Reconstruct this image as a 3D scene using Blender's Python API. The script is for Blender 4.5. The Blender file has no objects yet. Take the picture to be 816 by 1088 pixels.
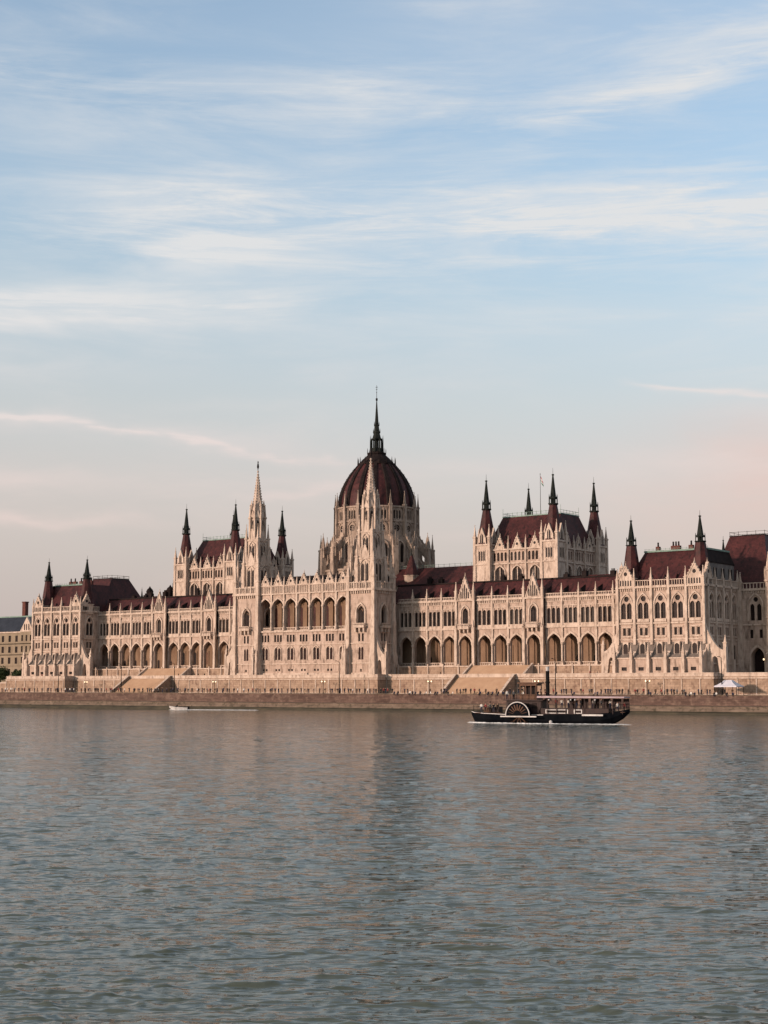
import bpy, bmesh, math, random
import numpy as np
from mathutils import Vector, Matrix
R = math.radians
random.seed(7)
S = bpy.context.scene
COL = S.collection

# ------------------------------------------------------------------ materials
def new_mat(name, rough=.8, spec=.3, metal=0.):
    m = bpy.data.materials.new(name); m.use_nodes = True
    nt = m.node_tree; b = nt.nodes['Principled BSDF']
    b.inputs['Roughness'].default_value = rough
    b.inputs['Specular IOR Level'].default_value = spec
    b.inputs['Metallic'].default_value = metal
    return m, nt, b

def noise_mat(name, c1, c2, scale=(1, 1, 1), ns=1.0, rough=.85, spec=.2, detail=6, c3=None, s3=8., bump=0., metal=0., brick=None):
    """colour mottled between c1 and c2 by noise; optional finer speckle c3; optional stone courses"""
    m, nt, b = new_mat(name, rough, spec, metal)
    N = nt.nodes; L = nt.links
    geo = N.new('ShaderNodeNewGeometry')
    mp = N.new('ShaderNodeMapping'); mp.inputs['Scale'].default_value = scale
    L.new(geo.outputs['Position'], mp.inputs['Vector'])
    n = N.new('ShaderNodeTexNoise'); n.inputs['Scale'].default_value = ns; n.inputs['Detail'].default_value = detail
    n.inputs['Roughness'].default_value = .65
    L.new(mp.outputs[0], n.inputs['Vector'])
    rp = N.new('ShaderNodeValToRGB'); rp.color_ramp.elements[0].position = .36; rp.color_ramp.elements[1].position = .64
    rp.color_ramp.elements[0].color = (*c1, 1); rp.color_ramp.elements[1].color = (*c2, 1)
    L.new(n.outputs['Fac'], rp.inputs['Fac'])
    out = rp.outputs['Color']
    if c3:
        n2 = N.new('ShaderNodeTexNoise'); n2.inputs['Scale'].default_value = s3[0] if isinstance(s3, tuple) else s3; n2.inputs['Detail'].default_value = 4
        if isinstance(s3, tuple):
            m2 = N.new('ShaderNodeMapping'); m2.inputs['Scale'].default_value = (1, 1, s3[1]); L.new(geo.outputs['Position'], m2.inputs[0]); L.new(m2.outputs[0], n2.inputs['Vector'])
        else: L.new(geo.outputs['Position'], n2.inputs['Vector'])
        r2 = N.new('ShaderNodeValToRGB'); r2.color_ramp.elements[0].position = .5; r2.color_ramp.elements[1].position = .72
        L.new(n2.outputs['Fac'], r2.inputs['Fac'])
        mx = N.new('ShaderNodeMix'); mx.data_type = 'RGBA'
        L.new(r2.outputs['Color'], mx.inputs['Factor']); L.new(out, mx.inputs['A']); mx.inputs['B'].default_value = (*c3, 1)
        out = mx.outputs['Result']
    if brick:
        bw, bh, dark = brick
        sep = N.new('ShaderNodeSeparateXYZ'); L.new(geo.outputs['Position'], sep.inputs[0])
        ad = N.new('ShaderNodeMath'); ad.operation = 'ADD'; L.new(sep.outputs['X'], ad.inputs[0]); L.new(sep.outputs['Y'], ad.inputs[1])
        cb = N.new('ShaderNodeCombineXYZ'); L.new(ad.outputs[0], cb.inputs['X']); L.new(sep.outputs['Z'], cb.inputs['Y'])
        br = N.new('ShaderNodeTexBrick'); br.inputs['Scale'].default_value = 1.; br.inputs['Brick Width'].default_value = bw
        br.inputs['Row Height'].default_value = bh; br.inputs['Mortar Size'].default_value = bh * .07
        br.inputs['Color1'].default_value = (1, 1, 1, 1); br.inputs['Color2'].default_value = (dark + (1 - dark) * .35,) * 3 + (1,)
        br.inputs['Mortar'].default_value = (dark, dark, dark, 1)
        L.new(cb.outputs[0], br.inputs['Vector'])
        mx = N.new('ShaderNodeMix'); mx.data_type = 'RGBA'; mx.blend_type = 'MULTIPLY'; mx.inputs['Factor'].default_value = 1
        L.new(out, mx.inputs['A']); L.new(br.outputs['Color'], mx.inputs['B']); out = mx.outputs['Result']
    L.new(out, b.inputs['Base Color'])
    if bump:
        bp = N.new('ShaderNodeBump'); bp.inputs['Strength'].default_value = bump; bp.inputs['Distance'].default_value = .3
        L.new(n.outputs['Fac'], bp.inputs['Height']); L.new(bp.outputs[0], b.inputs['Normal'])
    return m

STONE = noise_mat('limestone', (.38, .280, .222), (.52, .398, .325), (1, 1, .35), .5, c3=(.17, .122, .095), s3=(1.1, .3), brick=(1.6, .55, .84))
STONE2 = noise_mat('carved_limestone', (.42, .325, .26), (.575, .465, .385), (1, 1, .3), .8, c3=(.26, .195, .155), s3=(1.6, .35))
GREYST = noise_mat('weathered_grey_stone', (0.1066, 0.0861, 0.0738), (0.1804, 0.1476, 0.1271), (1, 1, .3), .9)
DARKST = noise_mat('sooty_stone', (.25, .19, .15), (.42, .325, .26), (1, 1, .3), .5, c3=(.12, .09, .075), s3=(1.5, .35))
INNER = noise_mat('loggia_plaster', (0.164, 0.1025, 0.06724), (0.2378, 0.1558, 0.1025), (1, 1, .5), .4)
WALLB = noise_mat('terrace_masonry', (.30, .205, .145), (.42, .30, .22), (1, 1, .8), .45, c3=(.20, .125, .09), s3=(1.3, .6), brick=(1.3, .6, .68))
REDSTONE = noise_mat('red_quay_masonry', (.085, .052, .042), (.155, .098, .079), (.35, .35, 1.5), .5, c3=(.20, .135, .105), s3=(.8, .8), brick=(1.2, .45, .55))
LEDGE = noise_mat('quay_ledge_stone', (0.125, 0.088, 0.066), (0.21, 0.155, 0.115), (.3, .3, 1), .6, c3=(0.0656, 0.0533, 0.03444), s3=1.0, brick=(2.2, .6, .7))
ALGAE = noise_mat('algae_covered_stone', (.018, .016, .009), (.05, .042, .025), (.25, .25, 1), .8, rough=.6)
ROOF = noise_mat('red_roof_tiles', (.046, .0125, .013), (.085, .024, .023), (1, 1, 1), .35, rough=.6, spec=.2, c3=(.022, .009, .009), s3=(1.2, .5), brick=(.7, .45, .6))
ROOFD = noise_mat('dark_roof_metal', (.012, .009, .009), (.026, .018, .017), (1, 1, 1), .4, rough=.85, spec=.08)
COPPER = noise_mat('dark_patinated_copper', (.010, .012, .011), (.026, .030, .026), (1, 1, 1), .7, rough=.8, spec=.1)
PATINA = noise_mat('light_copper_patina', (.12, .19, .16), (.20, .28, .24), (1, 1, 1), .7, rough=.6)
SLATE = noise_mat('blue_slate', (.018, .022, .032), (.032, .038, .052), (1, 1, 1), .4, rough=.6, brick=(1.0, .5, .8))
YELST = noise_mat('ochre_render', (.20, .155, .108), (.27, .215, .155), (1, 1, .5), .4)
ATTIC = noise_mat('grey_attic_slate', (0.1066, 0.0943, 0.0902), (0.1722, 0.1558, 0.1476), (1, 1, .6), .7)
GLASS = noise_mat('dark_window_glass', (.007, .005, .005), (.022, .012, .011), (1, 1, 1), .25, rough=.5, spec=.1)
GLASS2 = noise_mat('window_with_blind', (.03, .024, .02), (.07, .055, .045), (1, 1, 1), .3, rough=.5, spec=.15)
REDGL = noise_mat('reddish_curtained_glass', (.030, .009, .009), (.065, .022, .019), (1, 1, 1), .4, rough=.5, spec=.1)
ASPH = noise_mat('asphalt', (.04, .04, .04), (.065, .062, .058), (1, 1, 1), .5)
PAVE = noise_mat('terrace_paving', (0.2624, 0.1968, 0.1476), (0.3444, 0.2706, 0.205), (1, 1, 1), .5)
STEPS = noise_mat('stair_stone', (0.3116, 0.205, 0.1353), (0.369, 0.2542, 0.1722), (1, 1, 1), .4)
IRON = noise_mat('black_iron', (.008, .008, .009), (.018, .017, .016), (1, 1, 1), 2, rough=.8, spec=.05)
HULL = noise_mat('black_hull_paint', (.003, .004, .006), (.008, .009, .011), (1, 1, .3), .5, rough=.9, spec=.02)
CABIN = noise_mat('dark_red_cabin_paint', (.018, .009, .009), (.034, .015, .013), (1, 1, 1), .7, rough=.5)
WOOD = noise_mat('varnished_wood', (.075, .032, .017), (.13, .06, .03), (1, 1, 1), 1.2, rough=.5)
WHITE = noise_mat('white_paint', (.42, .40, .39), (.6, .58, .56), (1, 1, 1), 1.0, rough=.5)
AWN = noise_mat('pale_pink_awning', (.36, .27, .28), (.45, .35, .36), (1, 1, 1), .8)
TENT = noise_mat('white_tent_canvas', (.50, .49, .55), (.62, .61, .66), (1, 1, 1), .5)
FOAM = noise_mat('white_foam', (.50, .52, .52), (.8, .8, .8), (1, 1, 1), 1.3, rough=.9)
GOLD = noise_mat('gilded_metal', (.45, .32, .12), (.6, .45, .2), (1, 1, 1), 2, rough=.35, metal=.8)
GROUND = noise_mat('ground', (.06, .065, .035), (.11, .10, .07), (1, 1, 1), .05)
SKIN = noise_mat('skin', (.40, .24, .17), (.48, .30, .22), (1, 1, 1), 5)
LEAF = noise_mat('dark_leaves', (.022, .034, .014), (.05, .07, .028), (1, 1, 1), .9)
BARK = noise_mat('bark', (.05, .035, .025), (.09, .065, .045), (1, 1, .4), 2)
BRICKM = noise_mat('red_brick', (.085, .03, .024), (.13, .05, .04), (1, 1, 1), .8)
FLAGR = noise_mat('flag_red', (.30, .03, .03), (.36, .05, .05)); FLAGW = noise_mat('flag_white', (.6, .6, .6), (.7, .7, .7)); FLAGG = noise_mat('flag_green', (.02, .14, .06), (.03, .18, .08))
LAMPM, nt_, b_ = new_mat('lit_lamp_glass'); b_.inputs['Emission Color'].default_value = (1, .72, .42, 1); b_.inputs['Emission Strength'].default_value = 1.2; b_.inputs['Base Color'].default_value = (.9, .8, .6, 1)
CLOTH = {}
for k, c in dict(black=(.012, .012, .014), navy=(.016, .022, .045), brown=(.05, .03, .02), white=(.5, .48, .45), red=(.16, .03, .03), grey=(.09, .09, .09), blue=(.05, .08, .16), tan=(.22, .16, .10)).items():
    CLOTH[k] = noise_mat(k + '_cloth', c, tuple(x * 1.3 for x in c), (1, 1, 1), 4)

# ------------------------------------------------------------------ mesh building
class MB:
    def __init__(s, *mats): s.v = []; s.f = []; s.m = []; s.mats = list(mats) or [STONE]; s.mi = 0; s.sm = False; s.smf = []
    def use(s, i): s.mi = i; return s
    def face(s, pts):
        n = len(s.v); s.v += [tuple(p) for p in pts]; s.f.append(tuple(range(n, n + len(pts)))); s.m.append(s.mi); s.smf.append(s.sm)
    def mesh(s, pts, faces):
        n = len(s.v); s.v += [tuple(p) for p in pts]
        for f in faces: s.f.append(tuple(n + i for i in f)); s.m.append(s.mi); s.smf.append(s.sm)
    def hexa(s, p):   # 8 points: bottom 4, top 4
        s.mesh(p, [(3, 2, 1, 0), (4, 5, 6, 7), (0, 1, 5, 4), (1, 2, 6, 5), (2, 3, 7, 6), (3, 0, 4, 7)])
    def box(s, x0, x1, y0, y1, z0, z1):
        s.hexa([(x0, y0, z0), (x1, y0, z0), (x1, y1, z0), (x0, y1, z0), (x0, y0, z1), (x1, y0, z1), (x1, y1, z1), (x0, y1, z1)])
    def rings(s, rings, cap=True):
        n = len(rings[0]); pts = [p for r in rings for p in r]; fs = []
        for k in range(len(rings) - 1):
            for i in range(n):
                j = (i + 1) % n
                fs.append((k * n + i, k * n + j, (k + 1) * n + j, (k + 1) * n + i))
        if cap: fs.append(tuple(reversed(range(n)))); fs.append(tuple((len(rings) - 1) * n + i for i in range(n)))
        s.mesh(pts, fs)
    def lathe(s, cx, cy, prof, n=8, rot=0., cap=True):   # prof [(z,r)]
        s.rings([[(cx + r * math.cos(rot + 2 * math.pi * i / n), cy + r * math.sin(rot + 2 * math.pi * i / n), z) for i in range(n)] for z, r in prof], cap)
    def sq(s, cx, cy, prof): s.lathe(cx, cy, [(z, r * math.sqrt(2)) for z, r in prof], 4, math.pi / 4)
    def tube(s, a, b, r, n=6, r2=None):
        a = Vector(a); b = Vector(b); d = (b - a).normalized(); r2 = r if r2 is None else r2
        u = d.orthogonal().normalized(); w = d.cross(u)
        s.rings([[a + (u * math.cos(2 * math.pi * i / n) + w * math.sin(2 * math.pi * i / n)) * r for i in range(n)],
                 [b + (u * math.cos(2 * math.pi * i / n) + w * math.sin(2 * math.pi * i / n)) * r2 for i in range(n)]])
    def build(s, name, parent=None, xf=None):
        me = bpy.data.meshes.new(name)
        v = s.v if xf is None else [tuple(xf @ Vector(p)) for p in s.v]
        me.from_pydata(v, [], s.f)
        for m in s.mats: me.materials.append(m)
        me.polygons.foreach_set('material_index', s.m)
        me.polygons.foreach_set('use_smooth', s.smf)
        bm = bmesh.new(); bm.from_mesh(me)
        bmesh.ops.remove_doubles(bm, verts=bm.verts, dist=.0005)
        bmesh.ops.recalc_face_normals(bm, faces=bm.faces); bm.to_mesh(me); bm.free()
        o = bpy.data.objects.new(name, me); COL.objects.link(o)
        if parent: o.parent = parent
        return o

def tag(o, label=None, cat=None, group=None, kind=None):
    if label: o['label'] = label
    if cat: o['category'] = cat
    if group: o['group'] = group
    if kind: o['kind'] = kind
    return o
def empty(name, loc=(0, 0, 0), rz=0.):
    o = bpy.data.objects.new(name, None); COL.objects.link(o); o.location = loc; o.rotation_euler = (0, 0, rz); o.empty_display_size = .1
    return o
def copy_tree(o, parent=None):
    c = o.copy(); COL.objects.link(c)
    if parent: c.parent = parent
    for ch in list(o.children): copy_tree(ch, c)
    return c

# ------------------------------------------------------------------ facade frame: s along, z up, d outward
class Fr:
    def __init__(f, O, u, n): f.O = Vector((O[0], O[1], 0)); f.u = Vector((u[0], u[1], 0)); f.n = Vector((n[0], n[1], 0))
    def p(f, s, z, d=0.): q = f.O + f.u * s + f.n * d; return (q.x, q.y, z)
    def box(f, mb, s0, s1, z0, z1, d0, d1):
        mb.hexa([f.p(s0, z0, d0), f.p(s1, z0, d0), f.p(s1, z0, d1), f.p(s0, z0, d1), f.p(s0, z1, d0), f.p(s1, z1, d0), f.p(s1, z1, d1), f.p(s0, z1, d1)])
    def quad(f, mb, s0, s1, z0, z1, d=0.):
        if s1 - s0 > 1e-4 and z1 - z0 > 1e-4: mb.face([f.p(s0, z0, d), f.p(s1, z0, d), f.p(s1, z1, d), f.p(s0, z1, d)])
    def prism(f, mb, poly, d0, d1):   # poly in (s,z)
        n = len(poly); mb.mesh([f.p(a, b, d0) for a, b in poly] + [f.p(a, b, d1) for a, b in poly],
            [tuple(range(n)), tuple(reversed(range(n, 2 * n)))] + [(i, (i + 1) % n, n + (i + 1) % n, n + i) for i in range(n)])
    def pin(f, mb, s, d, z0, z1, r, shaft=.5):   # pinnacle: square shaft, little gable collar, pointed cap
        c = f.p(s, 0, d); zm = z0 + (z1 - z0) * shaft
        mb.sq(c[0], c[1], [(z0, r), (zm, r), (zm, r * 1.35), (zm + r * .5, r * 1.35), (zm + r * .5, r * .85), (z1 - r * .8, r * .16), (z1 - r * .6, r * .34), (z1 - r * .3, r * .3), (z1, .03)])

def chain(sc, w, zb, zs, za, n=6):
    """left chain of a pointed arch, bottom to apex, as (half width, z)"""
    c = [(w / 2, zb)]
    for i in range(n + 1):
        t = i / n; c.append((w / 2 * (1 - t ** 2.7), zs + (za - zs) * t))
    return c
def circ(r, zc, n=8):
    return [(r * math.sin(math.pi * i / n), zc - r * math.cos(math.pi * i / n)) for i in range(n + 1)]
def hole(F, mb, s0, s1, z0, z1, sc, ch, depth=.4, d=0.):
    """wall cell s0..s1 x z0..z1 with an opening whose half-outline is ch, with its reveal"""
    zb, za = ch[0][1], ch[-1][1]
    F.quad(mb, s0, s1, z0, zb, d); F.quad(mb, s0, s1, za, z1, d)
    if ch[0][0] > 1e-6: mb.face([F.p(sc - ch[0][0], zb, d), F.p(sc + ch[0][0], zb, d), F.p(sc + ch[0][0], zb, d - depth), F.p(sc - ch[0][0], zb, d - depth)])
    for (h0, a0), (h1, a1) in zip(ch, ch[1:]):
        if a1 - a0 < 1e-6: continue
        mb.face([F.p(s0, a0, d), F.p(sc - h0, a0, d), F.p(sc - h1, a1, d), F.p(s0, a1, d)])
        mb.face([F.p(sc + h0, a0, d), F.p(s1, a0, d), F.p(s1, a1, d), F.p(sc + h1, a1, d)])
        for g in (-1, 1): mb.face([F.p(sc + g * h0, a0, d), F.p(sc + g * h1, a1, d), F.p(sc + g * h1, a1, d - depth), F.p(sc + g * h0, a0, d - depth)])
def pane(F, mb, sc, ch, d):
    pts = [F.p(sc - h, z, d) for h, z in ch] + [F.p(sc + h, z, d) for h, z in reversed(ch) if h > 1e-4]
    mb.face(pts)
def hood(F, mb, sc, w, zs, za, t, d0, d1, zb=None, n=7):
    """raised moulding that follows a pointed arch"""
    ci = chain(sc, w, zs if zb is None else zb, zs, za, n); co = chain(sc, w + 2 * t, zs if zb is None else zb, zs, za + t * 1.3, n)
    for (a, b), (a2, b2) in zip(zip(ci, ci[1:]), zip(co, co[1:])):
        for g in (-1, 1):
            q = [(sc + g * a[0], a[1]), (sc + g * b[0], b[1]), (sc + g * b2[0], b2[1]), (sc + g * a2[0], a2[1])]
            F.prism(mb, q, d0, d1)

def window(F, parent, name, lights, d=-.35, glass=None, ocs=(), frame=True):
    """panes with thin stone mullion frames; lights = [(sc, w, zb, zs, za)]"""
    mb = MB(glass or (GLASS2 if random.random() < .22 else GLASS), CABIN)
    for sc, w, zb, zs, za in lights:
        pane(F, mb, sc, chain(sc, w, zb, zs, za), d)
        if frame:
            mb.use(1); F.box(mb, sc - .04, sc + .04, zb, za - .15, d, d + .08)
            F.box(mb, sc - w / 2, sc + w / 2, zb + (zs - zb) * .55, zb + (zs - zb) * .55 + .08, d, d + .07); mb.use(0)
    for sc, r, zc in ocs: pane(F, mb, sc, circ(r, zc), d)
    return mb.build(name, parent)

def balustrade(F, mb, s0, s1, z0, z1, d, step=.55, t=.22):
    F.box(mb, s0, s1, z0, z0 + .22, d - t, d + t * .3); F.box(mb, s0, s1, z1 - .2, z1, d - t * 1.1, d + t * .4)
    n = max(1, int((s1 - s0) / step)); w = (s1 - s0) / n
    for i in range(n + 1): F.box(mb, s0 + i * w - .09, s0 + i * w + .09, z0 + .22, z1 - .2, d - t + .03, d)

def gable(F, parent, sc, hw, z0, za, d, slits=0, eye=False, th=.6, name='gable'):
    mb = MB(STONE2, GLASS)
    F.prism(mb, [(sc - hw, z0), (sc + hw, z0), (sc + hw * .9, z0 + (za - z0) * .12), (sc, za), (sc - hw * .9, z0 + (za - z0) * .12)], d - th, d)
    for g in (-1, 1):   # raised raking edge with crockets
        a = (sc + g * hw, z0 + .1); b = (sc, za + .25)
        F.prism(mb, [a, (a[0] - g * .32, a[1]), (b[0], b[1] - .55), b], d - th - .1, d + .14)
        for k in range(1, 5):
            t = k / 5; F.box(mb, a[0] + (b[0] - a[0]) * t - .13, a[0] + (b[0] - a[0]) * t + .13, a[1] + (b[1] - a[1]) * t - .05, a[1] + (b[1] - a[1]) * t + .3, d - .35, d + .1)
    F.pin(mb, sc, d - th / 2, za - .1, za + 1.3, .16, .2)
    mb.use(1)
    for i in range(slits):
        x = sc + (i - (slits - 1) / 2) * hw * 1.25 / slits; tz = 1 - abs(x - sc) / hw
        h = (za - z0) * tz * .62
        pane(F, mb, x, chain(x, hw * .16, z0 + .5, z0 + .2 + h * .9, z0 + .5 + h), d + .02)
    if eye: pane(F, mb, sc, circ(hw * .24, z0 + (za - z0) * .38), d + .02)
    mb.use(0)
    return mb.build(name, parent)

def buttress(F, parent, s, w, zb, zt, d0, d1, ztop, name='buttress', mat=None):
    """stepped pier with a sloped weathering and a pinnacle standing on its foot"""
    mb = MB(mat or STONE2)
    F.prism_side = None
    def side(poly):   # polygon in (d,z), extruded along s
        n = len(poly)
        mb.mesh([F.p(s - w / 2, z, d) for d, z in poly] + [F.p(s + w / 2, z, d) for d, z in poly],
                [tuple(range(n)), tuple(reversed(range(n, 2 * n)))] + [(i, (i + 1) % n, n + (i + 1) % n, n + i) for i in range(n)])
    side([(d0, zb), (d1, zb), (d1, zt - 2.4), (d1 - .2, zt - 2.0), (d0 + (d1 - d0) * .6, zt - 1.6), (d0 + .2, zt + .7), (d0, zt + 1.2)])
    F.box(mb, s - w / 2 - .1, s + w / 2 + .1, zb, zb + 1.0, d0, d1 + .12)
    F.pin(mb, s, d1 - w * .5, zt - 2.4, ztop, w * .42, .45)
    return mb.build(name, parent)

def flyer(F, parent, s0, g, zb, zt, span, d0, d1, name='corner_buttress', mat=None):
    """buttress wall springing sideways from a corner, with a pointed opening and an outer pinnacle; g = direction along s"""
    mb = MB(mat or STONE2)
    op = chain(0, span * .42, zb, zb + 3.6, zb + 5.2, 5); sc = s0 + g * span * .45
    prof = []
    for k in range(9):
        t = k / 8; prof.append((s0 + g * span * .92 * t, zt - (zt - zb - 6.6) * (1 - (1 - t) ** 2.0)))
    # body above the opening
    for (a, za), (b, zb2) in zip(prof, prof[1:]):
        def under(x):
            h = abs(x - sc); w = op[0][0]
            return zb if h >= w else zb + 3.6 + 1.6 * (1 - (h / w) ) ** .48
        F.prism(mb, [(a, under(a)), (b, under(b)), (b, zb2), (a, za)] if g > 0 else [(b, under(b)), (a, under(a)), (a, za), (b, zb2)], d0, d1)
    F.box(mb, min(s0 + g * span * .86, s0 + g * span), max(s0 + g * span * .86, s0 + g * span) , zb, zb + 7.4, d0 - .1, d1 + .1)
    F.pin(mb, s0 + g * span * .93, (d0 + d1) / 2, zb + 7.4, zb + 10.4, span * .075, .3)
    return mb.build(name, parent)

# ------------------------------------------------------------------ parliament
H = empty('parliament_building', (0, 0, 9.15))
tag(H, 'long pale gothic parliament building with dark red dome, spires and arcades', 'building')
H.location = (0, 0, 0)

def spire_green(mb, cx, cy, z0, z1, r, n=8):
    """slim dark metal spirelet with a little arcaded lantern, galleries and a rod"""
    h = z1 - z0
    mb.lathe(cx, cy, [(z0, r), (z0 + h * .03, r * 1.25), (z0 + h * .05, r * 1.25), (z0 + h * .05, r * .6), (z0 + h * .17, r * .6), (z0 + h * .17, r * 1.1), (z0 + h * .2, r * 1.1),
                      (z0 + h * .24, r * .72), (z0 + h * .8, r * .16), (z0 + h * .8, r * .3), (z0 + h * .83, r * .3), (z0 + h * .84, .06), (z1, .03)], n)
    for i in range(n):
        a = 2 * math.pi * i / n; x = cx + r * 1.02 * math.cos(a); y = cy + r * 1.02 * math.sin(a)
        mb.box(x - .07, x + .07, y - .07, y + .07, z0 + h * .04, z0 + h * .2)
        mb.lathe(x, y, [(z0 + h * .19, .12), (z0 + h * .30, .02)], 4)

def roof_prism(mb, x0, x1, y0, y1, z0, X0, X1, Y0, Y1, z1):
    mb.hexa([(x0, y0, z0), (x1, y0, z0), (x1, y1, z0), (x0, y1, z0), (X0, Y0, z1), (X1, Y0, z1), (X1, Y1, z1), (X0, Y1, z1)])

def rail(mb, pts, h=.9, step=1.5, r=.05):
    for a, b in zip(pts, pts[1:]):
        a = Vector(a); b = Vector(b); n = max(1, int((b - a).length / step))
        mb.tube(a + Vector((0, 0, h)), b + Vector((0, 0, h)), r, 4); mb.tube(a + Vector((0, 0, h * .3)), b + Vector((0, 0, h * .3)), r * .7, 4)
        for i in range(n + 1):
            q = a.lerp(b, i / n); mb.tube(q, q + Vector((0, 0, h + .2)), r, 4)

T0 = 9.15     # terrace level
LF = 12.5     # loggia floor
def wing(g):
    F = Fr((0, 0), (g, 0), (0, -1))
    wall = MB(STONE)
    W = wall.build('wing', H)      # filled at the end
    m_, gp = 5.32, 6.07
    c = [28.75, 33.85, 39.0, 44.2, 50.3, 56.4, 61.7, 67.0, 73.1, 79.15, 84.5, 89.8, 95.1, 100.4]
    G = (4, 8)
    edges = [25.95]
    for a, b in zip(c, c[1:]):
        ia = c.index(a)
        if ia in G: edges.append(a + 3.25)
        elif c.index(b) in G: edges.append(b - 3.25)
        else: edges.append((a + b) / 2)
    edges.append(103.5)
    F.box(wall, 23.0, edges[0], T0, 30.9, -1, 0)
    corn = MB(STONE2); bal = MB(STONE2)
    trim = MB(STONE2)
    for i, x in enumerate(c):
        s0, s1 = edges[i], edges[i + 1]; isG = i in G
        d = .85 if isG else 0.
        # arcade arch
        w = 4.2 if not isG else 4.15
        hole(F, wall, s0, s1, T0 if isG else LF - .0, 22.75, x, chain(x, w, LF, 18.3, 21.1, 8), .95, d)
        if not isG: F.quad(wall, s0, s1, T0, LF, d)
        # back of arcade front wall
        F.box(wall, s0, s0 + .01, LF, 22.7, -.9, -.88)
        hood(F, trim, x, w + .06, 18.3, 21.15, .46, d, d + .24)
        # floor string course
        F.box(trim, s0, s1, 22.75, 23.3, d - .3, d + .38)
        if isG:
            hole(F, wall, s0, s1, 23.3, 30.9, x, chain(x, 1.9, 24.5, 27.4, 29.0, 7), .55, d)
            window(F, W, 'arched_window', [(x - .48, .84, 24.5, 27.4, 28.4), (x + .48, .84, 24.5, 27.4, 28.4)], d - .5, ocs=[(x, .3, 28.45)])
            hood(F, trim, x, 2.5, 27.4, 29.5, .38, d, d + .28, zb=24.4)
            # balcony
            bl = MB(STONE2); F.box(bl, x - 1.9, x + 1.9, 22.9, 23.5, d + .36, d + 1.35)
            for q in (-1.4, 0, 1.4): F.prism(bl, [(x + q - .2, 21.9), (x + q + .2, 21.9), (x + q + .25, 22.9), (x + q - .25, 22.9)], d + .3, d + .95)
            balustrade(F, bl, x - 1.85, x + 1.85, 23.5, 24.4, d + 1.32, .4); bl.build('balcony', W)
            gable(F, W, x, 2.55, 31.2, 37.9, d + .25, slits=5)
            for q in (-3.0, 3.0):
                bt = MB(STONE2); F.box(bt, x + q - .5, x + q + .5, T0, 12.6, d, d + 1.1); F.box(bt, x + q - .42, x + q + .42, 12.6, 22.2, d, d + .75)
                F.prism(bt, [(x + q - .42, 22.2), (x + q + .42, 22.2), (x + q + .4, 23.4), (x + q - .4, 23.4)], d, d + .8)
                F.box(bt, x + q - .36, x + q + .36, 23.4, 31.3, d, d + .45)
                F.pin(bt, x + q, d + .25, 31.3, 36.6, .36, .45); F.pin(bt, x + q, d + .6, 22.9, 25.6, .2, .3)
                bt.build('buttress', W)
            F.box(corn, s0, s1, 30.9, 31.3, d - .5, d + .5)
        else:
            # three lancets as one window
            sp = (s1 - s0 - .9) / 3
            F.quad(wall, s0, s0 + .45, 23.3, 30.9, d); F.quad(wall, s1 - .45, s1, 23.3, 30.9, d)
            L = []
            for k in (-1, 0, 1):
                q = (s0 + s1) / 2 + k * sp
                hole(F, wall, q - sp / 2, q + sp / 2, 23.3, 30.9, q, chain(q, 1.14, 24.0, 27.6, 28.3, 5), .5, d)
                L.append((q, 1.14, 24.0, 27.6, 28.3))
                F.box(trim, q - sp / 2 - .12, q - sp / 2 + .12, 23.6, 28.7, d, d + .22)
                for e in (-.0,): pane(F, trim, q, circ(.2, 29.35, 6), d + .03)
            F.box(trim, (s0 + s1) / 2 + 1.5 * sp - .12, (s0 + s1) / 2 + 1.5 * sp + .12, 23.6, 28.7, d, d + .22)
            window(F, W, 'triple_lancet_window', L, d - .45)
            F.box(trim, s0 + .3, s1 - .3, 23.3, 24.0, d, d + .18)
            F.box(trim, s0 + .3, s1 - .3, 28.75, 29.0, d, d + .14)
            F.box(trim, s0 + .3, s1 - .3, 29.95, 30.15, d, d + .18)
            for k in range(int((s1 - s0) / .62)):
                q = s0 + .4 + k * .62; F.box(trim, q, q + .28, 30.15, 30.9, d, d + .3)
            F.box(corn, s0, s1, 30.9, 31.3, d - .5, d + .55)
            bal = MB(STONE2); balustrade(F, bal, s0 + .3, s1 - .3, 31.3, 32.3, d + .35, .5); bal.build('balustrade', W)
        # column piers between arches
        if i and (i not in G) and (i - 1 not in G):
            pi = MB(STONE2)
            F.box(pi, s0 - .4, s0 + .4, LF - 1.3, LF + .9, 0, .65); p = F.p(s0, 0, .34)
            pi.lathe(p[0], p[1], [(LF + .9, .42), (LF + 1.1, .3), (18.0, .27), (18.2, .42), (18.7, .5)], 8)
            F.box(pi, s0 - .3, s0 + .3, 18.7, 22.75, 0, .38)
            pi.build('column', W)
            pl = MB(STONE2); F.box(pl, s0 - .26, s0 + .26, 23.3, 31.3, 0, .42); F.pin(pl, s0, .3, 31.3, 35.0, .28, .38)
            pl.build('pinnacle', W)
    corn.build('cornice', W); trim.build('trim', W)
    # arcade interior
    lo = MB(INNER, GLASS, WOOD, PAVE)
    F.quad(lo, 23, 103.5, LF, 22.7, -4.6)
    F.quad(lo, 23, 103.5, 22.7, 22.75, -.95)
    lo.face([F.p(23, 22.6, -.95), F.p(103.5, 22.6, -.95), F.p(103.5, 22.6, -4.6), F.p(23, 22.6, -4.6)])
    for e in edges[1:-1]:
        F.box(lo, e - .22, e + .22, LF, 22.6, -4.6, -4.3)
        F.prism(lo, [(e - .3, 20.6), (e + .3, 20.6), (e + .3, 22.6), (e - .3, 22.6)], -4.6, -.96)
    lo.use(3); lo.face([F.p(23, LF, .0), F.p(103.5, LF, 0), F.p(103.5, LF, -4.6), F.p(23, LF, -4.6)])
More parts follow.
